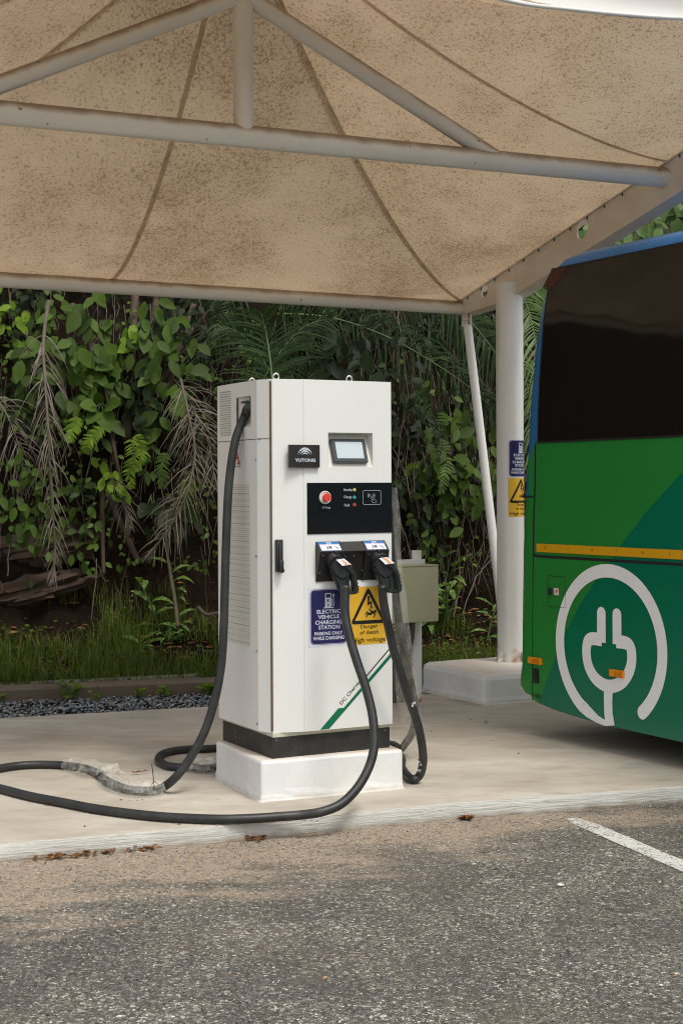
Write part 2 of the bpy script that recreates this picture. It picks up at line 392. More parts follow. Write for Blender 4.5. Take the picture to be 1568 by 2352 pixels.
# bus
M['bus_green']=paint('bus_green',(.022,.235,.042),.22,.25,2.5,(.03,.19,.025),bump=.01)
M['bus_teal']=paint('bus_teal',(.0,.165,.085),.22,.25,2.5,(.0,.125,.075),bump=.01)
M['bus_blue']=paint('bus_blue',(.03,.16,.40),.25,.2,3,bump=.01)
M['bus_glass']=paint('bus_tinted_glass',(.011,.009,.008),.05,.2,2,bump=0,spec=.5)
for _k in ('bus_green','bus_teal','bus_blue','bus_glass'):
    _m=M[_k]; _t=_m.node_tree; _n=_t.nodes.new('ShaderNodeTexNoise'); _c2=_t.nodes.new('ShaderNodeTexCoord'); _n.inputs['Scale'].default_value=2.2; _n.inputs['Detail'].default_value=1
    _b=_t.nodes.new('ShaderNodeBump'); _b.inputs['Strength'].default_value=.12; _b.inputs['Distance'].default_value=.05
    _t.links.new(_c2.outputs['Object'],_n.inputs['Vector']); _t.links.new(_n.outputs[0],_b.inputs['Height']); _t.links.new(_b.outputs[0],_t.nodes['Principled BSDF'].inputs['Normal'])
M['bus_black']=paint('bus_gap_black',(.008,.008,.008),.6,.2,6)
M['bus_white']=paint('bus_white_vinyl',(.90,.91,.92),.4,.12,5,fine=.10,bump=0)
M['amber']=paint('amber_reflector',(.80,.30,.01),.2,.3,60,(.6,.2,.01),bump=.1)
M['amberband']=paint('amber_band',(.72,.37,.01),.3,.2,40,(.55,.27,.01),bump=.05)
# foliage
M['leaf']=leafmat('creeper_leaf',[(.035,.066,.008),(.068,.125,.014),(.105,.18,.024)])
M['leafd']=leafmat('shade_dark_leaf',[(.006,.013,.003),(.013,.026,.004),(.028,.050,.009)])  # near-black greens carry the undergrowth's self-shadow in the leaf colour
M['leafb']=leafmat('bright_leaf',[(.09,.17,.010),(.16,.27,.015),(.22,.32,.025)])
M['leafp']=leafmat('pale_leaf',[(.07,.13,.035),(.13,.21,.06),(.20,.29,.10)],rough=.4)
M['dieff']=leafmat('variegated_leaf',[(.07,.14,.015),(.12,.22,.03),(.16,.28,.04)],veins=True)
M['palm']=leafmat('palm_leaf',[(.014,.032,.009),(.030,.062,.016),(.065,.11,.035)],rough=.4)
M['dry']=leafmat('dry_frond',[(.07,.055,.04),(.17,.145,.11),(.31,.275,.22)],rough=.8,trans=.1,spec=.1)
M['litter']=leafmat('dead_leaf',[(.12,.05,.02),(.25,.11,.04),(.38,.2,.08)],rough=.8,trans=.1,spec=.1)
M['grass']=leafmat('grass_blade',[(.055,.095,.010),(.11,.18,.02),(.18,.24,.04),(.20,.19,.08)],trans=.3)
M['stem']=paint('stem_brown',(.075,.048,.03),.85,.5,12,(.03,.02,.012))
M['stemg']=paint('stem_green',(.07,.12,.03),.6,.4,12)
M['bark']=paint('pale_bark',(.12,.09,.06),.9,.6,10,(.05,.035,.025),bump=.5)
def gravelm():
    m=NT('blue_gravel'); g=m.n('NewGeometry')
    c=m.ramp(g.outputs['Random Per Island'],[(0,(.07,.078,.085)),(.5,(.17,.185,.20)),(.85,(.30,.32,.335)),(1,(.5,.45,.38))]); m.set(Base_Color=c,Roughness=.8); m.bump(m.noise(80,3),.4,.005); return m.m
M['gravel']=gravelm()

# ------------------------------------------------------------------ ground, pad, kerb
def grid(x0,x1,y0,y1,nx,ny,fz):
    mb=MB(); vs=[];fs=[]
    for j in range(ny+1):
        for i in range(nx+1):
            x=x0+(x1-x0)*i/nx; y=y0+(y1-y0)*j/ny; vs.append((x,y,fz(x,y)))
    for j in range(ny):
        for i in range(nx):
            a=j*(nx+1)+i; fs.append((a,a+1,a+nx+2,a+nx+1))
    mb.add(vs,fs); return mb
mb=MB(); mb.face([(-90,-90,0),(90,-90,0),(90,90,0),(-90,90,0)])
tag(obj('ground',mb,M['asphalt']),'grey aggregate asphalt of the car park with blown sand near the kerb',kind='structure')
PE=[(-9.0,3.45),(-5,4.98),(-3.2,5.64),(-1.456,6.275),(-.559,6.596),(.51,7.04),(1.70,7.42),(3.2,7.95),(6,8.95),(10,10.4)]   # front edge of the pad
PB=lambda x: 10.54+.36*x
def edge_y(x):
    for (a,b),(c,d) in zip(PE,PE[1:]):
        if a<=x<=c: return b+(d-b)*(x-a)/(c-a)
    return PE[-1][1]
mb=MB(); n=220; vs=[];fs=[]
for i in range(n+1):
    x=-9+19*i/n; ye=edge_y(x)+.006*noise.noise((x*4,0,0))+.004*noise.noise((x*17,3,0)); top=.08+.004*noise.noise((x*3,9,0))
    yb=PB(x)
    ro=.005+.006*abs(noise.noise((x*12,1,2)))
    prof=[(ye+.01*noise.noise((x*6,5,5)),-.03),(ye-.002,.035),(ye,top-ro),(ye+ro*.4,top-ro*.3),(ye+ro*1.4,top),(ye+.25,.08),(ye+(yb-ye)*.5,.08),(yb,.08),(yb+.01,-.05)]
    vs+=[(x,p[0],p[1]) for p in prof]
k=9
for i in range(n):
    for j in range(k-1): fs.append((i*k+j,(i+1)*k+j,(i+1)*k+j+1,i*k+j+1)); 
mb.add(vs,fs)
mb.m=[1 if (j%(k-1))<3 else 0 for j in range(len(fs))]
tag(obj('pavement',mb,[M['pad'],M['kerbw']],smooth=True),'raised pale concrete pad under the charging station',kind='structure')
# old kerb along the bank
KY=lambda x: 11.33+.275*x
mb=MB(); vs=[];fs=[]; n=160
for i in range(n+1):
    x=-12+26*i/n; y=KY(x); j=.006*noise.noise((x*5,2,1)); z=.155+.004*noise.noise((x*3,7,1))
    for p in [(y-.02+j,-.05),(y-.012+j,z-.02),(y+.004+j,z-.004),(y+.02,z),(y+.15,z+.002),(y+.165,z-.012),(y+.17,-.05)]: vs.append((x,p[0],p[1]))
for i in range(n):
    for j in range(6): a=i*7+j; fs.append((a,a+7,a+8,a+1))
mb.add(vs,fs); tag(obj('kerb',mb,M['kerb'],smooth=True),'old mossy concrete kerb at the foot of the bank',kind='structure')
# gravel strip
def pebble(mb,c,r,seed):
    rnd=random.Random(seed); bm=bmesh.new(); bmesh.ops.create_icosphere(bm,subdivisions=1,radius=r)
    M_=Matrix.Rotation(rnd.uniform(0,6.3),3,Vector((rnd.random(),rnd.random(),rnd.random()+.1)).normalized())
    sx,sy,sz=rnd.uniform(.7,1.3),rnd.uniform(.6,1.1),rnd.uniform(.35,.7)
    for v in bm.verts:
        q=M_@v.co*rnd.uniform(.75,1.15); v.co=Vector((q.x*sx,q.y*sy,q.z*sz))+Vector(c)
    mb.bm(bm)
base=MB(); vs=[]; fs=[]
for i in range(61):
    x=-11+22*i/60
    vs+=[(x,PB(x)-.02,.045),(x,KY(x)+.01,.055)]
for i in range(60): fs.append((2*i,2*i+2,2*i+3,2*i+1))
base.add(vs,fs); tag(obj('gravel_bed',base,M['soil']),'dark bed under the gravel strip',kind='structure')
# template pebbles for speed
tmpl=[]
for q in range(14):
    t=MB(); pebble(t,(0,0,0),1,q+3); tmpl.append(t)
mb=MB()
for i in range(9000):
    x=random.uniform(-3.6,2.2); y0=PB(x)-.015*random.random(); y1=KY(x)
    if y1-y0<.02: continue
    y=random.uniform(y0,y1); r=random.uniform(.005,.015); t=random.choice(tmpl)
    z=.05+random.uniform(0,.012)+.015*max(0,noise.noise((x*3,y*3,0)))
    if y<PB(x): z=.084
    a=random.uniform(0,6.3);ca,sa=math.cos(a)*r,math.sin(a)*r
    mb.add([(p[0]*ca-p[1]*sa+x,p[0]*sa+p[1]*ca+y,p[2]*r+z) for p in t.v],t.f)
tag(obj('gravel',mb,M['gravel'],recalc=False),'blue grey crushed gravel between the pad and the old kerb',kind='stuff')
# loose grit on the asphalt
mb=MB()
for i in range(7500):
    dist=random.random()**1.3; y=3.6+random.random()*4.0; x=random.uniform(-.27,.27)*y*1.02
    if y>edge_y(x)-.02: continue
    r=random.choice([.002,.0025,.003,.004,.005]) if random.random()<.98 else random.uniform(.006,.009); t=random.choice(tmpl)
    a=random.uniform(0,6.3);ca,sa=math.cos(a)*r,math.sin(a)*r
    mb.add([(p[0]*ca-p[1]*sa+x,p[0]*sa+p[1]*ca+y,p[2]*r+r*.4) for p in t.v],t.f)
gm=NT('loose_grit'); g_=gm.n('NewGeometry')
gm.set(Base_Color=gm.ramp(g_.outputs['Random Per Island'],[(0,(.06,.058,.055)),(.45,(.16,.155,.15)),(.75,(.34,.32,.28)),(.92,(.6,.58,.52)),(.96,(.42,.22,.1)),(1,(.7,.68,.62))]),Roughness=.8)
tag(obj('grit',mb,gm.m,recalc=False),'loose pale and dark grit scattered on the asphalt',kind='stuff')
for i,(u,v,r,lab) in enumerate([(1286,2036,.017,'largest white pebble lying on the asphalt right of centre'),(1310,2186,.016,'grey flat pebble on the asphalt below the white pebble'),(1138,1998+0,.010,'small dark stone on the asphalt left of the white pebble')]):
    mb=MB(); pebble(mb,(0,0,0),r,50+i); m_=paint('pebble_%d'%i,[(.7,.68,.6),(.2,.19,.16),(.06,.06,.06)][i],.8,.3,60)
    o=obj('pebble',mb,m_,smooth='all'); p=G(u,v,0); o.location=(p.x,p.y,r*.35); RM[o.name]=Matrix.Translation(o.location)
    tag(o,lab,'pebble','pebbles on the asphalt')
# parking line
a=G(1312,1881,0); b=G(1600,2005,0); d=(b-a).normalized(); nrm=Vector((-d.y,d.x,0)); a=a+d*0.0
mb=MB(); L=7.0; N=60
for i in range(N):
    p=a+d*(L*i/N); q=a+d*(L*(i+1)/N)
    w0=.052+.006*noise.noise((i*.9,1,1)); w1=.052+.006*noise.noise(((i+1)*.9,1,1))
    if i==0: w0=.03
    mb.face([(p-nrm*w0)+Vector((0,0,.004)),(q-nrm*w1)+Vector((0,0,.004)),(q+nrm*w1)+Vector((0,0,.004)),(p+nrm*w0)+Vector((0,0,.004))])
tag(obj('parking_line',mb,M['line']),'worn white parking bay line on the asphalt',kind='structure')

# ------------------------------------------------------------------ hillside
def hill(x,s):
    P=[(0,.10),(.25,.16),(.7,.30),(1.05,.50),(1.25,.95),(1.42,1.6),(1.6,2.2),(1.95,3.0),(2.6,3.9),(4.0,5.0),(8,7.2),(16,9.5),(40,12)]
    for (a,b),(c,d) in zip(P,P[1:]):
        if s<=c:
            t=(s-a)/(c-a); return b+(d-b)*t
    return P[-1][1]
SS=[0,.12,.25,.4,.55,.7,.85,.95,1.05,1.12,1.18,1.22,1.26,1.31,1.36,1.41,1.46,1.52,1.58,1.66,1.75,1.85,1.97,2.15,2.4,2.8,3.4,4.2,5.5,8,12,20,40]
def hillpt(x,s):
    z=hill(x,s); amp=min(1,s/1.0)
    q=noise.fractal((x*1.3,s*2,z*1.3),1.0,2.0,5)*.20*amp
    if s>1: q+=noise.noise((x*.5,1,z*.5))*.3
    y=KY(x)+.165+s+q*(1.0 if s>.9 else .15); return (x,y,z+noise.fractal((x*2,s*2,3),1.0,2.0,4)*.05*amp)
mb=MB(); vs=[];fs=[]; nx=260
for i in range(nx+1):
    t=i/nx; x=-6+14*t
    if i<20: x=-6-(20-i)**1.6*.22
    if i>nx-20: x=8+(i-nx+20)**1.6*.22
    for s_ in SS: vs.append(hillpt(x,s_))
k=len(SS)
for i in range(nx):
    for j in range(k-1): a_=i*k+j; fs.append((a_,a_+k,a_+k+1,a_+1))
mb.add(vs,fs); tag(obj('hill',mb,M['soil'],smooth='all'),'dark earth bank rising steeply behind the kerb',kind='structure')

# ------------------------------------------------------------------ concrete blocks
def conblock(name,label,near,ex,ey,h,r,mat):
    # near = near corner at pad level; ex, ey = edge vectors (2D)
    o=thing(name,label,'concrete block',(near[0],near[1],.08),math.atan2(ex[1],ex[0]))
    Lx=math.hypot(*ex); Ly=math.hypot(*ey)
    bm=bmesh.new(); bmesh.ops.create_cube(bm,size=1)
    for v in bm.verts: v.co=Vector(((v.co.x+.5)*Lx,(v.co.y+.5)*Ly,(v.co.z+.5)*(h+.02)-.02))
    top=[e for e in bm.edges if all(v.co.z>h-.01 for v in e.verts)]
    ver=[e for e in bm.edges if abs(e.verts[0].co.z-e.verts[1].co.z)>.05]
    bmesh.ops.bevel(bm,geom=top+ver,offset=r,segments=2,affect='EDGES',profile=.5)
    bmesh.ops.subdivide_edges(bm,edges=[e for e in bm.edges if e.calc_length()>.12],cuts=7,use_grid_fill=True)
    for v in bm.verts:
        q=noise.noise((v.co.x*5,v.co.y*5,v.co.z*5))*.005; v.co+=Vector((q,q,q*.3 if v.co.z>h-.001 else q))
        if v.co.z<.03:
            v.co.x+= (-1 if v.co.x<Lx/2 else 1)*.004; v.co.y+=(-1 if v.co.y<Ly/2 else 1)*.004
    mb=MB(); mb.bm(bm); obj('block',mb,mat,o,smooth=False)
    # mortar fillet at the foot
    mb=MB(); n=120; vs=[];fs=[]
    per=[(0,0),(Lx,0),(Lx,Ly),(0,Ly)]
    tot=2*(Lx+Ly)
    for i in range(n):
        t=i/n*tot; 
        for a_,b_ in zip(per,per[1:]+per[:1]):
            l=math.hypot(b_[0]-a_[0],b_[1]-a_[1])
            if t<=l: p=(a_[0]+(b_[0]-a_[0])*t/l,a_[1]+(b_[1]-a_[1])*t/l); break
            t-=l
        cx,cy=p[0]-Lx/2,p[1]-Ly/2; L_=math.hypot(cx,cy); cx/=L_;cy/=L_
        w_=.010+.012*abs(noise.noise((p[0]*14,p[1]*14,2))); hh=.010+.010*abs(noise.noise((p[0]*12,p[1]*12,7)))
        vs+=[(p[0]-cx*.012,p[1]-cy*.012,hh),(p[0]+cx*.002,p[1]+cy*.002,hh*.9),(p[0]+cx*w_,p[1]+cy*w_,.0025),(p[0]+cx*w_*1.1,p[1]+cy*w_*1.1,-.004)]
    for i in range(n):
        j=(i+1)%n
        for q in range(3): fs.append((i*4+q,j*4+q,j*4+q+1,i*4+q+1))
    mb.add(vs,fs); obj('mortar',mb,mat,o,smooth='all')
    return o
conblock('concrete_block','white painted concrete block carrying the charging cabinet',(-.391,7.076),(.693,.309),(-.282,.594),.197,.015,M['block'])
conblock('concrete_footing','square white concrete footing under the canopy post',(.981,10.19),(.843,.439),(-.354,.79),.215,.045,M['block'])

# ------------------------------------------------------------------ lettering and flat marks
def textmesh(s,bold=.0):
    cu=bpy.data.curves.new('lettering','FONT'); cu.body=s; cu.size=1; cu.offset=bold*.9; cu.resolution_u=3; cu.fill_mode='FRONT'
    o=bpy.data.objects.new('lettering',cu); me=bpy.data.meshes.new_from_object(o)
    v=[(p.co.x,p.co.y) for p in me.vertices]; f=[tuple(p.vertices) for p in me.polygons]
    bpy.data.objects.remove(o); bpy.data.meshes.remove(me); bpy.data.curves.remove(cu)
    x0=min(p[0] for p in v);x1=max(p[0] for p in v);y0=min(p[1] for p in v);y1=max(p[1] for p in v)
    return [((x-x0)/(x1-x0),(y-y0)/(y1-y0)) for x,y in v],f,(x1-x0)/(y1-y0)
def text(mb,s,x0,x1,z0,z1,bold=.02,m=0,y=0,rot=0):
    v,f,_=textmesh(s,bold); c,sn=math.cos(rot),math.sin(rot)
    pts=[]
    for a,b in v:
        X=a*(x1-x0);Z=b*(z1-z0); pts.append((x0+X*c-Z*sn,y,z0+X*sn+Z*c))
    mb.add(pts,f,m)
def poly(mb,pts,y=0,m=0): mb.face([(p[0],y,p[1]) for p in pts],m)
def rrect(x0,x1,z0,z1,r,n=6):
    P=[]
    for cx,cz,a in ((x1-r,z1-r,0),(x0+r,z1-r,90),(x0+r,z0+r,180),(x1-r,z0+r,270)):
        for i in range(n+1):
            t=R_(a+90*i/n); P.append((cx+r*math.cos(t),cz+r*math.sin(t)))
    return P
def ring(mb,outer,inner,y=0,m=0):
    n=len(outer)
    for i in range(n):
        j=(i+1)%n; mb.face([(outer[i][0],y,outer[i][1]),(outer[j][0],y,outer[j][1]),(inner[j][0],y,inner[j][1]),(inner[i][0],y,inner[i][1])],m)
def stroke(mb,pts,w,y=0,m=0):
    L=[];Rr=[]
    for i,p in enumerate(pts):
        a=pts[max(i-1,0)];b=pts[min(i+1,len(pts)-1)]; dx,dz=b[0]-a[0],b[1]-a[1]; l=math.hypot(dx,dz) or 1
        ww=w[i] if isinstance(w,(list,tuple)) else w
        nx,nz=-dz/l*ww/2,dx/l*ww/2; L.append((p[0]+nx,p[1]+nz));Rr.append((p[0]-nx,p[1]-nz))
    for i in range(len(pts)-1): poly(mb,[L[i],L[i+1],Rr[i+1],Rr[i]],y,m)
def disc(mb,x,z,r,y=0,m=0,n=20,rz=None):
    poly(mb,[(x+r*math.cos(2*math.pi*i/n),z+(rz or r)*math.sin(2*math.pi*i/n)) for i in range(n)],y,m)
def ev_sign(x0,z1,w_,h_):
    """board, panel, marks (three meshes), all in the plane y=0,-.0006,-.0012"""
    B,P,K=MB(),MB(),MB()
    X=lambda t: x0+t*w_
    Z=lambda t: z1-t*h_
    poly(B,[(X(0),Z(1)),(X(1),Z(1)),(X(1),Z(0)),(X(0),Z(0))])
    poly(P,rrect(X(.055),X(.95),Z(.968),Z(.022),.105*w_),-.0006)
    ring(K,rrect(X(.066),X(.939),Z(.960),Z(.030),.098*w_),rrect(X(.074),X(.931),Z(.954),Z(.036),.092*w_),-.0012)
    # pump
    ring(K,rrect(X(.415),X(.560),Z(.335),Z(.092),.02*w_),rrect(X(.432),X(.543),Z(.172),Z(.105),.01*w_),-.0012) if False else None
    poly(K,[(X(.415),Z(.335)),(X(.560),Z(.335)),(X(.560),Z(.175)),(X(.415),Z(.175))],-.0012)
    ring(K,[(X(.415),Z(.175)),(X(.560),Z(.175)),(X(.560),Z(.092)),(X(.415),Z(.092))],[(X(.433),Z(.170)),(X(.542),Z(.170)),(X(.542),Z(.106)),(X(.433),Z(.106))],-.0012)
    poly(K,[(X(.385),Z(.348)),(X(.622),Z(.348)),(X(.622),Z(.333)),(X(.385),Z(.333))],-.0012)
    stroke(K,[(X(.560),Z(.20)),(X(.585),Z(.205)),(X(.588),Z(.30)),(X(.605),Z(.318)),(X(.622),Z(.30)),(X(.612),Z(.16))],.013*w_,-.0012)
    poly(K,[(X(.592),Z(.12)),(X(.637),Z(.12)),(X(.632),Z(.145)),(X(.615),Z(.162)),(X(.597),Z(.145))],-.0012)
    for t in (.603,.626): stroke(K,[(X(t),Z(.122)),(X(t),Z(.098))],.008*w_,-.0012)
    text(K,'E',X(.453),X(.518),Z(.245),Z(.195),.03,1,-.0018); text(K,'V',X(.447),X(.522),Z(.328),Z(.268),.03,1,-.0018)
    for s_,a,b,c,d in (('ELECTRIC',.218,.787,.372,.438),('VEHICLE',.245,.757,.462,.528),('CHARGING',.175,.820,.553,.622),('STATION',.255,.765,.640,.707),('PARKING ONLY',.160,.830,.748,.806),('WHILE CHARGING',.122,.866,.828,.888)):
        text(K,s_,X(a),X(b),Z(d),Z(c),.022,0,-.0012)
    return B,P,K
def danger_sign(x0,z1,w_,h_):
    B,K=MB(),MB(); X=lambda t: x0+t*w_
    Z=lambda t: z1-t*h_
    poly(B,[(X(0),Z(1)),(X(1),Z(1)),(X(1),Z(0)),(X(0),Z(0))])
    def tri(cx,apex,bot,half,r,n=5):
        A=[(cx-half,bot),(cx+half,bot),(cx,apex)]; out=[]
        cen=(cx,(bot*2+apex)/3)
        for i,(x,z) in enumerate(A):
            p=A[i-1];q=A[(i+1)%3]
            def unit(a,b): l=math.hypot((b[0]-a[0])*w_,(b[1]-a[1])*h_); return ((b[0]-a[0])/l,(b[1]-a[1])/l)
            u1=unit((x,z),p);u2=unit((x,z),q)
            P0=(x+u1[0]*r,z+u1[1]*r);P2=(x+u2[0]*r,z+u2[1]*r)
            for k in range(n+1):
                t=k/n; out.append((X((1-t)**2*P0[0]+2*t*(1-t)*x+t*t*P2[0]),Z((1-t)**2*P0[1]+2*t*(1-t)*z+t*t*P2[1])))
        return out
    ring(K,tri(.515,-.005,.645,.50,.025),tri(.515,.118,.583,.372,.004),-.0006)
    S=lambda P: [(X((a-760)/505),Z((b-862)/800)) for a,b in P]
    poly(K,S([(1008,992),(1040,997),(1030,1082),(1010,1128)]),-.0006); poly(K,S([(1008,1128),(1030,1078),(1064,1064),(1056,1092)]),-.0006)
    poly(K,S([(1046,1096),(1064,1064),(1066,1140),(1052,1142)]),-.0006); poly(K,S([(1045,1142),(1077,1138),(1062,1182)]),-.0006)
    disc(K,*S([(1117,1210)])[0],.036*w_,-.0006)
    for pts,wd in (([(1028,1168),(1046,1196),(1078,1214)],[.028,.032,.04]),([(1095,1212),(1066,1230),(1034,1252)],[.06,.062,.05]),([(1038,1250),(1000,1214),(970,1248)],[.05,.035,.022]),([(1034,1246),(1004,1244),(990,1292)],[.05,.038,.03]),([(1090,1218),(1112,1258),(1092,1294)],[.045,.035,.024])):
        stroke(K,S(pts),[q*w_ for q in wd],-.0006)
    for s_,a,b,c,d in (('Danger',.30,.77,.655,.742),('of death',.275,.797,.755,.825),('High voltage',.075,.985,.880,.985)):
        text(K,s_,X(a),X(b),Z(d),Z(c),.012,0,-.0006)
    return B,K

# ------------------------------------------------------------------ charging cabinet
C=Vector((-.3393,7.137,.277)); TH=R_(27.5); SC=.9844
ch=thing('charging_station','white two-plug electric vehicle charging cabinet with screen and warning stickers','charging station',C,TH,scale=SC)
def L(u,v,off=-.028):
    """pixel -> cabinet frame, on the plane y=off"""
    x,t=ray(u,v); d=Vector((x,1,t)); Mi=RM[ch.name].inverted(); o=Mi@Vector((0,0,CZ)); dd=Mi.to_3x3()@d
    k=(off-o.y)/dd.y; return o+dd*k
# core
mb=MB(); mb.box((.328,.315,.992),(.640,.570,1.735),bev=.003); obj('cabinet',mb,M['white'],ch)
mb=MB(); mb.box((.328,.315,1.8615),(.655,.585,.005),bev=.002); obj('roof_panel',mb,M['white'],ch)
mb=MB(); mb.box((.328,.307,.1135),(.645,.605,.021)); obj('base_trim',mb,M['cream'],ch)
mb=MB(); mb.box((.3295,.311,.0515),(.659,.622,.103),bev=.002)
obj('plinth',mb,M['plinth'],ch)
mb=MB()
for a_,z_ in ((.02,.09),(.63,.09)): mb.tube([(a_,.0,z_),(a_,-.004,z_)],.006,8)
for y_,z_ in ((.60,.085),(.44,.07),(.46,.055),(.44,.04)): mb.tube([(0,y_,z_),(-.004,y_,z_)],.005,8)
objs('screw',mb,M['screwm'],ch)
# gap backing between door and side panel
mb=MB(); mb.box((.012,.04,.992),(.02,.05,1.72)); obj('gap_backing',mb,M['gapfill'],ch)
def quad_hole(mb,P,h):
    """P: function (s,t)->point ; outer s0,s1,t0,t1 ; hole"""
    s0,s1,t0,t1,a,b,c,d=h
    O=[P(s0,t0),P(s1,t0),P(s1,t1),P(s0,t1)]; I=[P(a,c),P(b,c),P(b,d),P(a,d)]
    for i in range(4):
        j=(i+1)%4; mb.face([O[i],O[j],I[j],I[i]])
Z0,Z1=.124,1.864
FY=-.028
mb=MB()
prof=[(.010,.045),(.010,.020),(.013,.0135),(.020,.010),(.160,-.0265),(.1635,-.0225),(.1675,-.0275),(.174,FY)]
for p,q in zip(prof,prof[1:]): mb.face([(p[0],p[1],Z0),(q[0],q[1],Z0),(q[0],q[1],Z1),(p[0],p[1],Z1)])
HO=(.300,.553,1.432,1.603)
quad_hole(mb,lambda s,t:(s,FY,t),(.174,.657,Z0,Z1,*HO))
prof2=[(.657,FY),(.6615,-.0255),(.663,-.020),(.663,.03)]
for p,q in zip(prof2,prof2[1:]): mb.face([(p[0],p[1],Z0),(q[0],q[1],Z0),(q[0],q[1],Z1),(p[0],p[1],Z1)])
for z_ in (Z0,Z1): mb.face([(p[0],p[1],z_) for p in prof+prof2])
door=obj('front_door',mb,M['white'],ch,smooth=True)
# screen recess: sloped back, deep at the top
D=.058
mb=MB(); a,b,c,d=HO
A0,B0,C0,D0=(a,FY,c),(b,FY,c),(b,FY,d),(a,FY,d); A1,B1,C1,D1=(a+.004,FY+.004,c+.002),(b-.004,FY+.004,c+.002),(b-.012,FY+D,d-.010),(a+.008,FY+D,d-.010)
for q in ([A0,B0,B1,A1],[B0,C0,C1,B1],[C0,D0,D1,C1],[D0,A0,A1,D1],[A1,B1,C1,D1]): mb.face(q)
obj('screen_recess',mb,M['white_dark'],door)
# screen unit on sloped back
ex=Vector((1,0,0)); bl=Vector((a+.028,FY+.002,c+.018)); 
nb=Vector(C1)-Vector(B1); nb=Vector((0,nb.y,nb.z)).normalized(); nn=Vector((0,-nb.z,nb.y))
def SM(x,z,h): return bl+ex*x+nb*z+nn*h
def slab(mb,x0,x1,z0,z1,h0,h1,r=.006):
    P=rrect(x0,x1,z0,z1,r,3); lo=[SM(p[0],p[1],h0) for p in P]; hi=[SM(p[0],p[1],h1) for p in P]
    mb.face(hi); 
    for i in range(len(P)): j=(i+1)%len(P); mb.face([lo[i],lo[j],hi[j],hi[i]])
mb=MB(); slab(mb,0,.196,0,.127,0,.010); slab(mb,.005,.191,.005,.122,.010,.0125,.004); sb=obj('screen',mb,M['bezel'],ch)
mb=MB(); slab(mb,.023,.175,.022,.110,.0125,.0132,.001); obj('display',mb,M['lcd'],sb)
# side panels with chamfer
def sidepanel(z0,z1,hole=None):
    mb=MB(); X=-.030; b_=.003
    pr=[(X+.02,.607),(X+b_,.605),(X,.601),(X,.100),(X+.002,.094),(.002,.021),(.005,.019),(.007,.022),(.007,.04)]
    for i,(p,q) in enumerate(zip(pr,pr[1:])):
        if i==2 and hole: quad_hole(mb,lambda s,t:(X,s,t),(p[1],q[1],z0,z1,hole[1],hole[0],hole[2],hole[3]))
        else: mb.face([(p[0],p[1],z0),(q[0],q[1],z0),(q[0],q[1],z1),(p[0],p[1],z1)])
    for z_ in (z0,z1): mb.face([(p[0],p[1],z_) for p in pr])
    return mb
SH=(.170,.358,1.634,1.790)
up=obj('side_panel',sidepanel(1.5725,Z1,SH),M['white'],ch,smooth=True)
lo=obj('side_panel',sidepanel(Z0,1.5685),M['white'],ch,smooth=True)
mb=MB(); mb.box((-.010,.335,1.5705),(.034,.52,.006)); obj('panel_gap',mb,M['gapfill'],ch)
# cable recess in the side
mb=MB(); X=-.03; a,b,c,d=SH; dp=.012
A0,B0,C0,D0=(X,a,c),(X,b,c),(X,b,d),(X,a,d); A1,B1,C1,D1=(X+.05,a,c+.045),(X+.014,b-.004,c+.01),(X+.014,b-.004,d-.002),(X+.05,a,d-.002)
for q in ([A0,B0,B1,A1],[B0,C0,C1,B1],[C0,D0,D1,C1],[D0,A0,A1,D1],[A1,B1,C1,D1]): mb.face(q)
obj('cable_recess',mb,M['white_dark'],up)
mb=MB(); mb.box((-.024,.353,1.71),(.006,.004,.150)); obj('recess_gap',mb,M['ink'],up)
mb=MB()
for y_ in (.295,.255,.238): mb.tube([(-.0,y_,1.765),(-.028,y_,1.762)],[.0055,.0055],6); mb.tube([(-.012,y_,1.764),(-.018,y_,1.763)],.0085,6)
objs('bolt',mb,M['screwm'],up)
mb=MB(); mb.box((-.01,.18,1.775),(.03,.03,.012)); mb.tube([(.02,.175,1.765),(-.028,.205,1.725)],[.028,.030],14); obj('cable_gland',mb,M['blackp'],up,smooth=True)
# perforated vents
def perf(name,p,lou):
    m=NT(name); sp=m.n('SeparateXYZ'); m.put(sp.inputs[0],m.co())
    fy=m.math('MULTIPLY',sp.outputs[1],1/p); fz=m.math('MULTIPLY',sp.outputs[2],1/(p*.87))
    row=m.math('MULTIPLY',m.math('MODULO',m.math('FLOOR',fz),2.0),.5); fy=m.math('ADD',fy,row)
    dy=m.math('SUBTRACT',m.math('FRACT',fy),.5); dz=m.math('SUBTRACT',m.math('FRACT',fz),.5)
    r=m.math('SQRT',m.math('ADD',m.math('MULTIPLY',dy,dy),m.math('MULTIPLY',dz,dz)))
    hole=m.ramp(r,[(.22,1),(.30,0)])
    inner=(.035,.03,.022)
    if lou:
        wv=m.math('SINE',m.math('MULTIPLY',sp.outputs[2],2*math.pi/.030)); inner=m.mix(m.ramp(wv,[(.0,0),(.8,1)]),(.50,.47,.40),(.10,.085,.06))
    m.set(Base_Color=m.mix(hole,(.70,.70,.65),inner),Roughness=.45); return m.m
vt=MB(); vt.face([(-.0308,.420,1.598),(-.0308,.566,1.598),(-.0308,.566,1.834),(-.0308,.420,1.834)]); obj('vent',vt,perf('perforated_sheet',.0135,False),up,recalc=False)
vt=MB(); vt.face([(-.0308,.192,.533),(-.0308,.497,.533),(-.0308,.497,1.347),(-.0308,.192,1.347)]); obj('vent',vt,perf('perforated_louvre',.0125,True),lo,recalc=False)
mb=MB()
for z_ in (1.47,.99,.52,.16): mb.tube([(-.029,.108,z_),(-.035,.108,z_)],.0055,8)
objs('screw',mb,M['screwm'],lo)
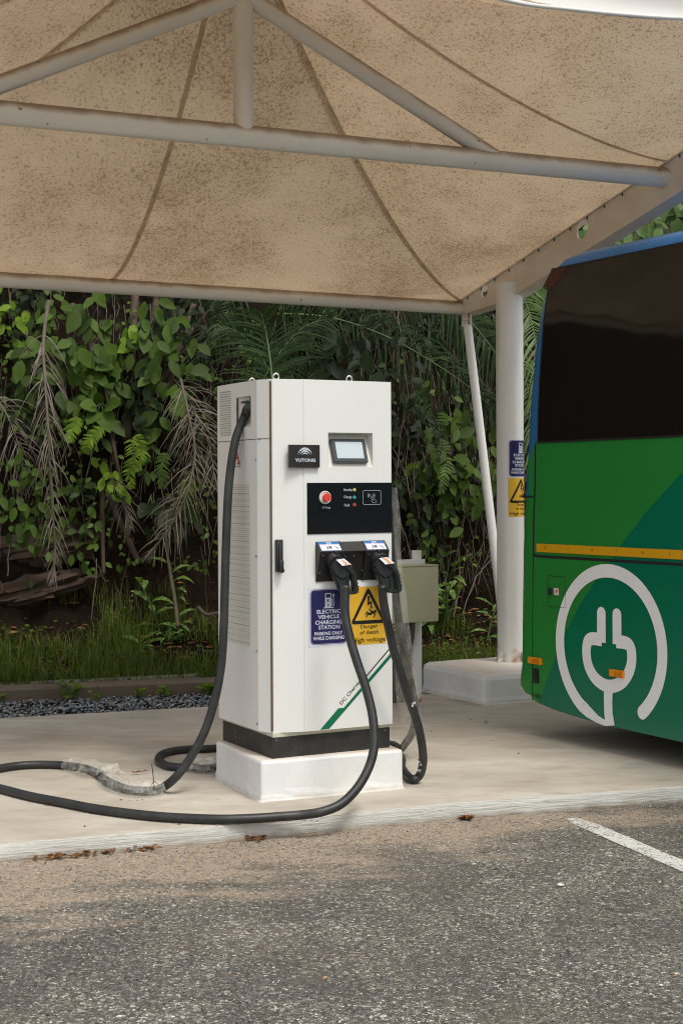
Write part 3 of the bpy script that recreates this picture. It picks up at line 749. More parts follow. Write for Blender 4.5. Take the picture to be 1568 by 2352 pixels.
# red letter A sticker on the side
st=MB(); sgn=lambda s,t: (s,t)
def side_poly(mb,pts,x,m=0): mb.face([(x,p[0],p[1]) for p in pts],m)
AT,AB,AL,AR=1.551,1.437,.402,.302
K=MB(); side_poly(K,[(AL,AB),(AR,AB),(AR,AT),(AL,AT)],-.0306); asg=obj('letter_sticker',K,M['ink'],lo,recalc=False)
K=MB(); side_poly(K,[(AL-.002,AB+.002),(AR+.002,AB+.002),(AR+.002,AT-.002),(AL-.002,AT-.002)],-.0309); obj('sticker_face',K,M['paper'],asg,recalc=False)
K=MB(); f=lambda s,t:(AL-(AL-AR)*s,AB+(AT-AB)*t)
for P in ([(.42,.86),(.58,.86),(.88,.18),(.70,.18)],[(.42,.86),(.50,.86),(.50,.70),(.30,.18),(.16,.18)],[(.30,.34),(.76,.34),(.72,.44),(.34,.44)],[(.06,.10),(.40,.10),(.40,.18),(.06,.18)],[(.60,.10),(.96,.10),(.96,.18),(.60,.18)],[(.36,.82),(.60,.82),(.60,.90),(.36,.90)]):
    side_poly(K,[f(*q) for q in P],-.0312)
obj('lettering',K,M['redink'],asg,recalc=False)
# eye bolts
for a_,y_ in ((.10,.15),(.515,.15),(.125,.50),(.525,.50)):
    mb=MB(); mb.torus((a_,y_,1.864+.024),.0155,.0045,n=24,k=8); mb.tube([(a_,y_,1.862),(a_,y_,1.873)],[.010,.007],10); obj('lifting_eye',mb,M['chrome'],ch,smooth=True)
# handle
mb=MB(); mb.box((.0385,-.006,.9955),(.034,.026,.158),bev=.003); mb.box((.0385,-.021,.993),(.018,.014,.128),bev=.004); mb.box((.040,-.030,.948),(.022,.014,.055),bev=.005); mb.tube([(.042,-.02,.923),(.042,-.036,.923)],.012,12)
obj('door_handle',mb,M['blackp'],ch,smooth=True)
# logo plate
mb=MB(); mb.box((.1625,-.036,1.484),(.167,.018,.112),bev=.0015); lp=obj('logo_plate',mb,M['blackm'],ch)
K=MB(); cx,cz=.1635,1.4905; y_=-.0456
def arc(K,cx,cz,ro,t,a0=8,a1=172,n=26,sq=1.05):
    O=[];I=[]
    for i in range(n+1):
        q=i/n; a=R_(a0+(a1-a0)*q); tt=t*math.sin(math.pi*q)**.6+.0004
        O.append((cx+ro*math.cos(a),cz-.004+ro*sq*math.sin(a))); I.append((cx+(ro-tt*.35)*math.cos(a),cz-.004+(ro-tt)*sq*math.sin(a)))
    for i in range(n): poly(K,[O[i],O[i+1],I[i+1],I[i]],y_)
arc(K,cx,cz,.0385,.0110); arc(K,cx,cz,.0262,.0085); arc(K,cx,cz,.0150,.0060)
objs('logo_arc',K,M['silverink'],lp); K=MB()
text(K,'YUTONG',.1085,.2215,1.4555,1.4725,.045,0,y_); obj('lettering',K,M['silverink'],lp,recalc=False)
# control panel
mb=MB(); mb.box((.4215,-.0300,1.2255),(.480,.004,.254),bev=.0006); cp=obj('control_panel',mb,M['gloss'],ch)
K=MB(); y_=-.0326
text(K,'E-Stop',.2645,.309,1.2215,1.2355,.008,0,y_); text(K,'Standby',.3835,.4345,1.307,1.324,.008,0,y_); text(K,'Charge',.3845,.4295,1.271,1.288,.008,0,y_); text(K,'Fault',.387,.418,1.234,1.247,.008,0,y_)
ring(K,rrect(.493,.5965,1.2415,1.3135,.008),rrect(.4945,.595,1.243,1.312,.0065),y_)
for s_ in (-1,1):
    for rr in (.008,.014,.020):
        pts=[(.541+s_*rr*math.cos(R_(t)),1.288+rr*1.05*math.sin(R_(t))) for t in range(-38,39,8)]; stroke(K,pts,.0014,y_)
q=[(.537,1.276),(.555,1.262),(.561,1.268),(.543,1.283),(.537,1.276)]; stroke(K,q,.0013,y_)
q=[(.545,1.268),(.541,1.260),(.551,1.252),(.566,1.249),(.569,1.262),(.561,1.268)]; stroke(K,q,.0013,y_)
obj('lettering',K,M['greyprint'],cp,recalc=False)
def cyl(mb,a,z,r,y0,y1,n=28,r2=None): mb.tube([(a,y0,z),(a,y1,z)],[r,r2 or r],n)
es=Vector((.279,0,1.279))
mb=MB(); cyl(mb,.279,1.279,.0325,-.031,-.036,36); mb.torus((.279,-.036,1.279),.0295,.0035,n=32,k=8); eb=obj('stop_button_collar',mb,M['white_dark'],ch,smooth=True)
mb=MB(); cyl(mb,.279,1.279,.015,-.035,-.052); cyl(mb,.279,1.279,.021,-.050,-.062,28,.0195); obj('stop_button',mb,M['red'],eb,smooth=True)
for z_,k_ in ((1.317,'ledy'),(1.279,'ledc'),(1.242,'ledr')):
    mb=MB(); mb.torus((.4445,-.0335,z_),.0078,.0016,n=20,k=6); o=obj('indicator_lamp',mb,M['chrome'],ch,smooth=True)
    mb=MB(); cyl(mb,.4445,z_,.0072,-.031,-.0355,18); obj('lens',mb,M[k_],o,smooth=True)
# plug holder
hp=[(FY,1.060),(FY-.050,1.012),(FY-.047,.996),(FY-.006,.862),(FY,.862)]
def wedge(a0,a1,pr,t=.003):
    mb=MB(); n=len(pr)
    A=[(a0,p[0],p[1]) for p in pr];B=[(a1,p[0],p[1]) for p in pr]
    mb.face(A);mb.face(B[::-1])
    for i in range(n): j=(i+1)%n; mb.face([A[i],B[i],B[j],A[j]])
    return mb
H=thing  # noqa
mb=MB()
for a0,a1,pr in ((.227,.364,hp),(.364,.484,[(FY,1.058),(FY-.046,1.013),(FY-.030,1.000),(FY-.003,.864),(FY,.864)]),(.484,.618,hp)):
    q=wedge(a0,a1,pr); mb.add(q.v,q.f)
ho=obj('plug_holder',mb,M['blackm'],ch)
mb=MB()
for a_,z_,y_ in ((.243,.992,-.077),(.306,.994,-.077),(.377,.985,-.060),(.425,.985,-.060),(.418,.935,-.048),(.500,.992,-.077),(.560,.994,-.077),(.598,.988,-.077),(.238,.905,-.050),(.372,.912,-.046),(.478,.912,-.046)): mb.tube([(a_,y_+.004,z_),(a_,y_-.004,z_)],.0038,8)
objs('screw',mb,M['chrome'],ho,smooth=True)
# bays behind each plug
mb=MB()
for ax in (.305,.556):
    mb.tube([(ax,-.03,.985),(ax+.006,-.092,.955)],[.042,.040],24)
objs('plug_socket',mb,M['blackp'],ho,smooth=True)
# TIPS stickers on the sloping lid
lid=(Vector((0,hp[1][0],hp[1][1]))-Vector((0,hp[0][0],hp[0][1]))); ln=Vector((0,-lid.z,lid.y)).normalized()
if ln.z<0: ln=-ln
for a0,a1 in ((.238,.352),(.494,.608)):
    def lm(s,t,h=.0006): return Vector((a0+(a1-a0)*s,hp[0][0],hp[0][1]))+lid*(.06+.86*t)+ln*h
    def lp_(mb,x0,x1,y0,y1,h): mb.face([lm(x0,y1,h),lm(x1,y1,h),lm(x1,y0,h),lm(x0,y0,h)])
    mb=MB(); lp_(mb,0,1,0,1,.0006); s0=obj('tips_sticker',mb,M['bluep'],ho,recalc=False)
    mb=MB(); lp_(mb,.02,.98,.27,.97,.0010); obj('sticker_face',mb,M['paper'],s0,recalc=False)
    mb=MB(); v,fc,_=textmesh('TIPS',.03); mb.add([lm(.37+.26*p[0],.22-.17*p[1],.0012) for p in v],fc); obj('lettering',mb,M['paper'],s0,recalc=False)
    mb=MB(); lp_(mb,.04,.35,.31,.35,.0013); lp_(mb,.45,.95,.33,.37,.0013); obj('red_text_line',mb,M['redink'],s0,recalc=False)
    mb=MB(); lp_(mb,.32,.38,.50,.85,.0013); lp_(mb,.42,.56,.50,.78,.0013); obj('sticker_print',mb,M['greyconduit'],s0,recalc=False)
    mb=MB(); stroke2=[(.62,.48),(.80,.62),(.74,.70),(.86,.85)]
    for p,q in zip(stroke2,stroke2[1:]): mb.face([lm(p[0],p[1],.0013),lm(p[0]+.06,p[1],.0013),lm(q[0]+.06,q[1],.0013),lm(q[0],q[1],.0013)])
    obj('plug_drawing',mb,M['greyconduit'],s0,recalc=False)
# stickers
def put_sign(parts,names,mats,parent,xf):
    root=None
    for p,nm,mt in zip(parts,names,mats):
        p.v=[xf(Vector(q)) for q in p.v]; p.v=[tuple(q) for q in p.v]
        o=obj(nm,p,mt,root if root else parent,recalc=False)
        if root is None: root=o
    return root
f1=lambda q: Vector((q.x,q.y-.0290,q.z))
s=put_sign(ev_sign(.182,.830,.232,.291),('parking_sticker','sticker_panel','lettering'),(M['paper'],M['navy'],[M['paper'],M['navy']]),ch,f1); s['label']='navy and white parking sticker low on the cabinet door'
s=put_sign(danger_sign(.416,.828,.207,.291),('warning_sticker','lettering'),(M['yellow'],M['ink']),ch,f1); s['label']='yellow triangle warning sticker beside the navy sticker'
# green stripe and DC Charger
K=MB(); poly(K,[(.248,.127),(.298,.127),(.6565,.466),(.6565,.491),(.380,.226),(.350,.226)],-.0286); obj('green_stripe',K,M['greenink'],ch,recalc=False)
K=MB(); stroke(K,[(.502,.369),(.650,.513)],.0065,-.0286); text(K,'DC Charger',.372,.372+.158,.2365,.2365+.024,.02,0,-.0286,R_(44.5)); obj('lettering',K,M['ink'],ch,recalc=False)

# ------------------------------------------------------------------ charging cables and plug handles
def ghost(): pass
def CW(a,y,z): return RM[ch.name]@Vector((a,y,z))
def plug(parent,S,letter):
    """S: pixel (photograph) -> offset so both plugs use the same drawn profile"""
    du,dv=S
    def q(x,y,off): # crop coordinates of the enlarged photo of plug A
        u=(1180+x/3.484)/1.7417+du; v=(2100+y/3.484)/1.7417+dv; p=L(u,v,-.028); return (p.x,p.z)
    base=FY-.068
    def pr(P,y0,y1,bev=.002):
        mb=MB(); mb.prism([q(x,y,0) for x,y in P],y0,y1,bev=bev); mb.v=[tuple(RM[ch.name]@Vector(v)) for v in mb.v]; return mb
    body=MB()
    for P,y0,y1,bv in (([(432,500),(470,452),(560,440),(640,545),(700,640),(640,700),(540,760),(440,690),(400,600)],base+.03,base-.030,.006),
                    ([(430,560),(560,540),(600,700),(622,900),(560,945),(525,930),(510,880),(470,780),(425,700)],base+.02,base-.022,.006),
                    ([(545,545),(640,540),(720,655),(724,668),(668,690),(600,610),(560,590)],base+.016,base-.044,.005),
                    ([(660,660),(722,660),(745,800),(770,900),(740,950),(690,950),(682,800)],base+.006,base-.044,.006),
                    ([(560,900),(622,890),(700,905),(742,945),(640,958),(570,945)],base+.014,base-.040,.005),
                    ([(596,640),(640,660),(668,900),(625,905)],base+.010,base-.020,.002)):
        m2=pr(P,base+(y0-base)*.75,base+(y1-base)*.75,bv); body.add(m2.v,m2.f)
    # ribs on the grip
    for t in (700,745,790,835):
        m2=pr([(678+(t-700)*.08,t),(734+(t-700)*.17,t-4),(736+(t-700)*.17,t+10),(680+(t-700)*.08,t+14)],base-.030,base-.0355,.001); body.add(m2.v,m2.f)
    o=obj('plug_handle',body,M['blackp'],parent,world=True,smooth=True)
    # neck with latch and letter patch
    p0=L((1180+500/3.484)/1.7417+du,(2100+420/3.484)/1.7417+dv); 
    mb=MB(); mb.tube([CW(p0.x-.004,-.03,p0.z-.016),CW(p0.x+.010,-.105,p0.z-.040)],[.029,.031],24)
    mb.box((0,0,0),(.020,.05,.016),Matrix.Translation(CW(p0.x,-.070,p0.z+.016))@Matrix.Rotation(TH,4,'Z'),bev=.002); obj('plug_neck',mb,M['blackp'],o,world=True,smooth=True)
    PP=[q(*c,0) for c in ((448,474),(560,458),(645,540),(520,558))]
    mb=MB(); yb=base-.0270; ys=(yb,yb,yb-.012,yb-.012)
    mb.face([CW(p[0],y,p[1]) for p,y in zip(PP,ys)]); lb=obj('letter_patch',mb,M['paper'],o,world=True,recalc=False)
    v,fc,_=textmesh(letter,.05); mb=MB()
    for a_,b_ in v:
        s_=.42+.40*a_; t_=.80-.66*b_ if False else .10+.80*b_
        top=Vector((PP[0][0]+(PP[1][0]-PP[0][0])*s_,0,PP[0][1]+(PP[1][1]-PP[0][1])*s_)); bot=Vector((PP[3][0]+(PP[2][0]-PP[3][0])*s_,0,PP[3][1]+(PP[2][1]-PP[3][1])*s_))
        pt=bot+(top-bot)*t_; mb.v.append(tuple(CW(pt.x,yb-.012+.012*t_-.0012,pt.z)))
    mb.f=[tuple(x) for x in fc]; mb.m=[0]*len(fc)
    # slab serifs
    for (s0,s1,t0,t1) in ((.36,.56,.06,.17),(.68,.88,.06,.17)) if letter=='A' else ((.34,.50,.06,.17),(.34,.50,.82,.93)):
        pts=[]
        for s_,t_ in ((s0,t0),(s1,t0),(s1,t1),(s0,t1)):
            top=Vector((PP[0][0]+(PP[1][0]-PP[0][0])*s_,0,PP[0][1]+(PP[1][1]-PP[0][1])*s_)); bot=Vector((PP[3][0]+(PP[2][0]-PP[3][0])*s_,0,PP[3][1]+(PP[2][1]-PP[3][1])*s_)); pt=bot+(top-bot)*t_
            pts.append(CW(pt.x,yb-.012+.012*t_-.0012,pt.z))
        mb.face(pts)
    obj('lettering',mb,M['orange'],lb,world=True,recalc=False)
    return o
RC=.0215
ca=thing('charging_cable','thick black cable looping from the cabinet left side over the pad to plug A','cable',G(372,1812,.08))
pa=[CW(.00,.185,1.755),CW(-.035,.205,1.725),W(562,955,7.36),W(541,1010,7.34),W(527,1100,7.33),W(521,1200,7.32),W(517,1330,7.31),W(514,1440,7.30),W(508,1530,7.30),W(493,1610,7.29),W(468,1685,7.28),W(436,1743,7.27),W(404,1785,7.26),G(373,1809,.104),G(340,1817,.102),G(290,1812,.102),G(250,1796,.102),G(225,1776,.102),G(190,1764,.102),G(148,1758,.102),G(100,1756,.102),G(50,1758,.102),G(0,1765,.102),G(-50,1776,.102),G(-75,1790,.102),G(-50,1801,.102),G(0,1811,.102),G(70,1829,.102),G(143,1843,.102),G(215,1857,.102),G(293,1868,.102),G(370,1876,.102),G(439,1880,.102),G(510,1882,.102),G(580,1880,.102),G(640,1876,.103),G(690,1872,.106),W(737,1865,6.68),W(779,1849,6.72),W(811,1821,6.76),W(835,1787,6.80),W(852,1748,6.84),W(859,1710,6.87),W(858,1668,6.90),W(852,1627,6.93),W(838,1574,6.96),W(818,1515,6.99),W(802,1460,7.02),W(792,1408,7.04),W(793,1345,7.05)]
mb=MB(); path=smooth_path(pa,7); path_A=path; mb.tube(path,[RC]*len(path),14); obj('cord',mb,M['rubber'],ca,world=True,smooth='all')
plug(ca,(0,0),'A')
cb=thing('charging_cable','thick black cable hanging in a loop on the cabinet right side to plug B','cable',G(950,1790,.08))
PBo=(((1180+1140/3.484)-(1180+545/3.484))/1.7417,((2100+480/3.484)-(2100+500/3.484))/1.7417)
pb_=[W(877,1345,7.18),W(880,1380,7.20),W(887,1418,7.21),W(894,1452,7.23),W(903,1492,7.25),W(919,1543,7.28),W(936,1599,7.32),W(953,1644,7.37),W(965,1690,7.42),W(971,1735,7.46),W(969,1765,7.49),W(961,1784,7.51),G(948,1790,.104),G(934,1780,.102),G(922,1762,.102),Vector((.30,8.15,.102)),Vector((.05,8.30,.102)),Vector((-.40,8.20,.102)),G(484,1764,.102),G(445,1762,.102),G(410,1762,.102),G(385,1759,.102),G(369,1751,.102),G(364,1743,.102),G(372,1733,.102),G(392,1726,.102),G(421,1722,.102),G(455,1720,.102),G(490,1719,.102),Vector((-.35,8.62,.102)),Vector((.05,8.66,.102)),Vector((.28,8.52,.104)),W(917,1722,8.38),W(932,1706,8.30),W(944,1688,8.22),W(951,1665,8.15),W(953,1635,8.08),W(949,1600,8.02),W(943,1570,7.97),W(932,1514,7.88),W(919,1447,7.80),W(908,1367,7.75),W(901,1273,7.71),W(896,1190,7.69),W(890,1080,7.68),W(880,1000,7.66)]
mb=MB(); path=smooth_path(pb_,7); mb.tube(path,[RC]*len(path),14); obj('cord',mb,M['rubber'],cb,world=True,smooth='all')
plug(cb,PBo,'B')
# paint smears on cable B
mb=MB()
for u,v,Y in ((966,1752,7.462),(962,1772,7.475),(949,1620,7.318)):
    p=W(u,v,Y-.004)
    for k in range(5):
        q=p+Vector((random.uniform(-.006,.006),0,random.uniform(-.012,.012))); mb.box(q,(random.uniform(.004,.010),.002,random.uniform(.004,.012)))
objs('paint_smear',mb,M['paper'],cb,world=True)
def wrap(pts,rad,seed,n=26,mat='wrapfilm',name='plastic_wrap',parent=None,amp=.5,flat=.8):
    path=smooth_path(pts,14); vs=[];fs=[]; N=len(path); x=None
    for i in range(N):
        t=(path[min(i+1,N-1)]-path[max(i-1,0)]).normalized(); x=t.cross(Vector((0,0,1))).normalized() if abs(t.z)<.95 else (x or Vector((1,0,0))); y=x.cross(t)
        e=i/(N-1); env=rad[0]+(rad[1]-rad[0])*math.sin(math.pi*min(1,max(0,e)))**.5
        for k in range(n):
            a_=2*math.pi*k/n; q=noise.fractal((math.cos(a_)*1.9+seed,math.sin(a_)*1.9,i*.07),1.0,2.0,2)
            q2=abs(noise.noise((math.cos(a_)*3,math.sin(a_)*3+seed,i*.09)))
            r=max(RC+.002,env*(1+amp*.7*q)+.008*q2)
            p=path[i]+x*math.cos(a_)*r+y*math.sin(a_)*r*flat
            if p.z<.0835: p.z=.0835
            vs.append(p)
    for i in range(N-1):
        for k in range(n): fs.append((i*n+k,i*n+(k+1)%n,(i+1)*n+(k+1)%n,(i+1)*n+k))
    mb=MB(); mb.add(vs,fs); return obj(name,mb,M[mat],parent,world=True,smooth=True)
wrap([G(372,1809,.112),G(340,1816,.108),G(300,1812,.108),G(262,1800,.110),G(243,1788,.112)],(.032,.050),3,parent=ca)
wrap([G(262,1770,.125),G(235,1770,.12),G(205,1765,.118),G(175,1757,.115),G(148,1757,.108)],(.028,.046),9,parent=ca,amp=.7)
wrap([G(268,1782,.12),G(255,1774,.12),G(238,1770,.12)],(.03,.05),12,parent=ca,amp=.8)
wrap([G(500,1762,.11),G(475,1757,.12),G(450,1755,.118),G(432,1758,.11)],(.035,.062),5,parent=cb,amp=.7)
mb=MB(); mb.tube(smooth_path([G(352,1817,.09),W(353,1800,7.24),W(352,1780,7.24),W(350,1763,7.23),W(349,1754,7.23)],4),.0022,6); mb.torus((0,0,0),.034,.0025,Matrix.Translation(G(355,1812,.108))@Matrix.Rotation(R_(60),4,'Z'),n=20,k=6)
obj('wire_tie',mb,M['blackm'],ca,world=True)
# long clear sleeve hanging around cable B
ctr=[(898,1120,7.69,.030,.012),(903,1190,7.70,.034,.016),(907,1280,7.72,.036,.02),(911,1360,7.75,.040,.022),(918,1447,7.80,.048,.024),(925,1515,7.86,.056,.026),(934,1590,7.95,.058,.028),(942,1640,8.02,.056,.03),(944,1670,8.08,.052,.034),(941,1700,8.13,.046,.032),(937,1728,8.16,.036,.026),(934,1750,8.18,.020,.016)]
vs=[];fs=[];n=28; rows=[]
for (p,q) in zip(ctr,ctr[1:]):
    for k in range(6):
        t=k/6; rows.append([p[j]+(q[j]-p[j])*t for j in range(5)])
rows.append(list(ctr[-1]))
for i,(u,v,Y,rx,ry) in enumerate(rows):
    c_=W(u,v,Y)
    for k in range(n):
        a_=2*math.pi*k/n; qn=1+.22*noise.fractal((math.cos(a_)*2,math.sin(a_)*2,i*.12),1.0,2.0,4)+.10*noise.noise((math.cos(a_)*6,math.sin(a_)*6,i*.5))
        vs.append(c_+Vector((math.cos(a_)*rx*qn,math.sin(a_)*max(ry,.028)*qn,0 if i<len(rows)-1 else .02*noise.noise((a_*2,0,0)))))
for i in range(len(rows)-1):
    for k in range(n): fs.append((i*n+k,i*n+(k+1)%n,(i+1)*n+(k+1)%n,(i+1)*n+k))
mb=MB(); mb.add(vs,fs); obj('plastic_sleeve',mb,M['film'],cb,world=True,smooth=True)

# ------------------------------------------------------------------ electrical box on posts
e0=Vector((.5235,10.4,.08)); eb=thing('electrical_box','olive grey electrical box on white pipe posts behind the charging cabinet','electrical box',e0,R_(27.5))
mb=MB(); mb.tube([(0,0,-.02),(0,0,.425)],.0345,20); mb.tube([(0,0,.42),(0,0,.44)],.037,20); mb.tube([(0,0,.43),(0,0,1.055)],.0345,20); mb.tube([(0,0,1.05),(0,0,1.062)],.036,20); obj('post',mb,M['post'],eb,smooth=True)
mb=MB(); mb.tube([(-.40,0,-.02),(-.40,0,1.06)],.0345,20); obj('post',mb,M['post'],eb,smooth=True)
mb=MB(); mb.box((-.2,-.02,.985),(.5,.03,.032),bev=.002); mb.box((-.2,-.02,.64),(.42,.03,.03),bev=.002); objs('crossbar',mb,M['post'],eb)
mb=MB(); mb.box((-.19,-.13,.77),(.47,.17,.385),bev=.006); bx=obj('box',mb,M['olive'],eb,smooth=True)
mb=MB(); mb.box((-.19,-.222,.77),(.462,.014,.377),bev=.004); mb.box((-.19,-.13,.966),(.475,.19,.008),bev=.002); obj('lid',mb,M['olive'],bx,smooth=True)
mb=MB()
for dx in (-.09,-.15):
    pts=smooth_path([(dx,-.10,.60),(dx,-.09,.50),(dx+.015,-.04,.42),(dx-.02,0,.3),(dx-.03,.02,-.02)],8); mb.tube(pts,[.018+.0025*(i%2) for i in range(len(pts))],12)
objs('conduit',mb,M['greyconduit'],eb,smooth='all')

# ------------------------------------------------------------------ canopy
pc=Vector((1.249,10.96,.295))
cn=thing('canopy','white steel tube canopy with a stained tan fabric roof over the pad','canopy',pc)
T=Vector((.939,11.555,3.043)); rd=Vector((.462,-.887,0)); RP=.243
def rt(s,dz=0): return Vector((T.x+rd.x*s,T.y+rd.y*s,T.z+RP*s+dz))
pdir=Vector((-3.216,-1.687,0)).normalized(); SPAN=5.68
TL=T+pdir*SPAN
rside=Vector((.887,.462,0))
def tubep(name,a,b,r,mat='tube',n=24,parent=None,world=True):
    mb=MB(); N=8; mb.tube([a+(b-a)*i/N for i in range(N+1)],r,n); return obj(name,mb,M[mat],parent or cn,world=world,smooth=True)
# posts
for k,off in enumerate((Vector((0,0,0)),pdir*SPAN)):
    b0=pc+off; mb=MB(); mb.tube([b0+Vector((0,0,-.01)),b0+Vector((0,0,2.80))],.101,40); po=obj('post',mb,M['post'],cn,world=True,smooth=True)
    if k==0:
        mb=MB(); mb.box((0,0,.012-.012),(.34,.34,.012),Matrix.Translation(b0)@Matrix.Rotation(TH,4,'Z'))
        mb2=MB()
        for a_ in (15,105,195,285):
            Mx=Matrix.Translation(b0)@Matrix.Rotation(TH+R_(a_),4,'Z'); mb2.prism([(.095,0),(.150,0),(.098,.085)],-.004,.004,M=Mx)
        objs('gusset',mb2,M['post'],po,world=True)
        mainpost=po
    else: 
        mb=MB(); mb.box((b0.x,b0.y,.18),(.9,.9,.25),bev=.03); obj('footing',mb,M['block'],po,world=True)
# rafters: web with round holes, flanges
def rafter(off,holes,name='rafter'):
    s1=5.1; bm=bmesh.new()
    lowz=lambda s: -.105-.115*min(1,s/.62) - (.02*min(1,max(0,(s-.6)/2)))
    outer=[(s,lowz(s)) for s in (0,.2,.4,.62,1.0,1.6,2.2,3,4,s1)]+[(s,-.012) for s in (s1,4,3,2.2,1.6,1.0,.62,.4,.2,0)]
    ed=[]
    def loop(P):
        vv=[bm.verts.new((p[0],0,p[1])) for p in P]
        for i in range(len(vv)): ed.append(bm.edges.new((vv[i],vv[(i+1)%len(vv)])))
    loop(outer)
    for hs,hz,hr in holes: loop([(hs+hr*math.cos(2*math.pi*i/20),hz+hr*math.sin(2*math.pi*i/20)) for i in range(20)])
    bmesh.ops.triangle_fill(bm,use_beauty=True,use_dissolve=False,edges=ed)
    r=bmesh.ops.extrude_face_region(bm,geom=bm.faces[:])
    for e in r['geom']:
        if isinstance(e,bmesh.types.BMVert): e.co.y=.012
    def xf(p): return rt(p[0],p[2])+rside*(p[1]-.012)+off
    for v in bm.verts: v.co=xf(v.co)
    mb=MB(); mb.bm(bm)
    # flanges
    def fl(z0,th,w0,w1,ss):
        vs=[];fs=[]
        for s in ss:
            zz=z0(s) if callable(z0) else z0
            for yy,dz in ((w0,0),(w1,0),(w1,th),(w0,th)): vs.append(xf((s,yy,zz+dz)))
        for i in range(len(ss)-1):
            for k in range(4): fs.append((i*4+k,i*4+(k+1)%4,(i+1)*4+(k+1)%4,(i+1)*4+k))
        fs.append((0,1,2,3)); fs.append(tuple(len(vs)-4+k for k in (3,2,1,0))); mb.add(vs,fs)
    ss=(0,.2,.4,.62,1.0,1.6,2.2,3,4,s1)
    fl(lambda s: lowz(s)-.010,.010,-.005,.125,ss); fl(-.012,.010,-.012,.075,ss)
    o=obj(name,mb,M['beam'],cn,world=True)
    mb=MB()
    for i in range(26):
        s=.12+i*.19; p=rt(s,-.022)+rside*(-.014)+off; mb.box((0,0,0),(.010,.006,.022),Matrix.Translation(p)@Matrix.Rotation(TH,4,'Z'))
    objs('fabric_clip',mb,M['stem'],o,world=True)
    return o
def onraf(u,v):
    x,t=ray(u,v); n_=rside; P=T-rside*.012
    Y=(P.x*n_.x+P.y*n_.y)/(x*n_.x+n_.y); q=Vector((x*Y,Y,CZ+t*Y)); s=(q-T).dot(rd); return s,q.z-T.z-RP*s
h1=onraf(1112,669); h2=onraf(1336,527)
rafter(Vector((0,0,0)),[(h1[0],h1[1],.043),(h2[0],h2[1],.062),(h2[0]+1.5,h2[1],.062)])
rafter(pdir*SPAN-rside*.0,[(h2[0],h2[1],.062)])
# back eave tube
pz=2.985
tubep('eave_tube',Vector((T.x+.02,T.y,pz)),Vector((TL.x,TL.y,pz)),.052)
mb=MB()
for t in (1.0,2.9,4.4):
    p=T+pdir*t; mb.tube([Vector((p.x,p.y,pz))-pdir*.002,Vector((p.x,p.y,pz))+pdir*.002],.0535,24)
objs('weld_seam',mb,M['seam_dark'],cn,world=True,smooth=True)
# truss
CR=Vector((2.063,9.396,3.544)); CL=Vector((-1.774,7.686,3.544)); cd=(CR-CL).normalized(); MX=Vector((-.535,8.238,3.544)); ML=MX-cd*2.84
tubep('chord_tube',CR+cd*.02,ML,.0635)
AP=Vector((MX.x,MX.y,4.335))
tubep('king_post',MX,Vector((MX.x,MX.y,4.36)),.056); tubep('peak_strut',Vector((MX.x,MX.y,4.30)),Vector((MX.x-.018,MX.y-.40,4.62)),.04)
DR=MX+cd*1.607; DL=MX-cd*1.607
tubep('brace_tube',AP,DR+Vector((0,0,.02)),.049); tubep('brace_tube',AP,DL+Vector((0,0,.02)),.049)
# stay and bracket
sb=Vector((.955,11.50,0)); tubep('stay_tube',W(1073,747,11.50),Vector((1.262,11.33,.29)),.034,'post',20)
mb=MB(); p=W(1070,733,11.50); mb.box((0,0,0),(.012,.07,.14),Matrix.Translation(p+Vector((-.012,0,.015)))@Matrix.Rotation(TH,4,'Z')); mb.box((0,0,0),(.012,.07,.14),Matrix.Translation(p+Vector((.02,0,.015)))@Matrix.Rotation(TH,4,'Z')); mb.tube([p+Vector((-.03,-.02,0)),p+Vector((.04,-.0,0))],.012,10)
obj('stay_bracket',mb,M['steelw'],cn,world=True)
# fabric
PKZ=4.745; PK=Vector((MX.x-.018,MX.y-.40,PKZ))
mir_n=cd
def mirror(p): d_=(Vector((p[0],p[1],0))-Vector((MX.x,MX.y,0))).dot(cd); return Vector((p[0]-2*d_*cd.x,p[1]-2*d_*cd.y,p[2]))
per=[]
NB=60
for i in range(NB): q=TL+(T-TL)*(i/NB); sag=.0; per.append(Vector((q.x,q.y,3.035)))
NR=44
for i in range(NR): per.append(rt(4.5*i/NR,.003))
FE=[rt(4.5,.003),Vector((2.45,7.63,3.995)),Vector((1.745,7.56,3.975)),Vector((1.129,7.43,3.985)),Vector((.783,7.27,3.985)),Vector((.2,6.98,4.06)),Vector((-.30,6.75,4.16))]
fr=smooth_path(FE,8); per+=fr[:-1]; nf=len(fr)-1
left=[mirror(p) for p in fr[::-1]]; per+=left[:-1]
for i in range(NR): 
    q=mirror(rt(4.5*(1-i/NR),.003)); e=i/NR; q=q+(TL-mirror(T))*e; per.append(Vector((q.x,q.y,q.z if i else q.z)))
def surf(P,r):
    g=.05*(1-r)+.95*(1-r)**1.71; w_=r*(1-r)*.22
    h=PK+(P-PK)*r; return Vector((h.x,h.y,P.z+(PKZ-P.z)*g))
NRR=26; vs=[];fs=[];NP=len(per)
rr=[(.03+.97*(k/NRR)) for k in range(NRR+1)]
for P in per:
    for r in rr: vs.append(surf(P,r))
for i in range(NP):
    j=(i+1)%NP
    for k in range(NRR): a_=i*(NRR+1)+k; b_=j*(NRR+1)+k; fs.append((a_,b_,b_+1,a_+1))
mb=MB(); mb.add(vs,fs); fab=obj('fabric_roof',mb,M['membrane'],cn,world=True,smooth='all')
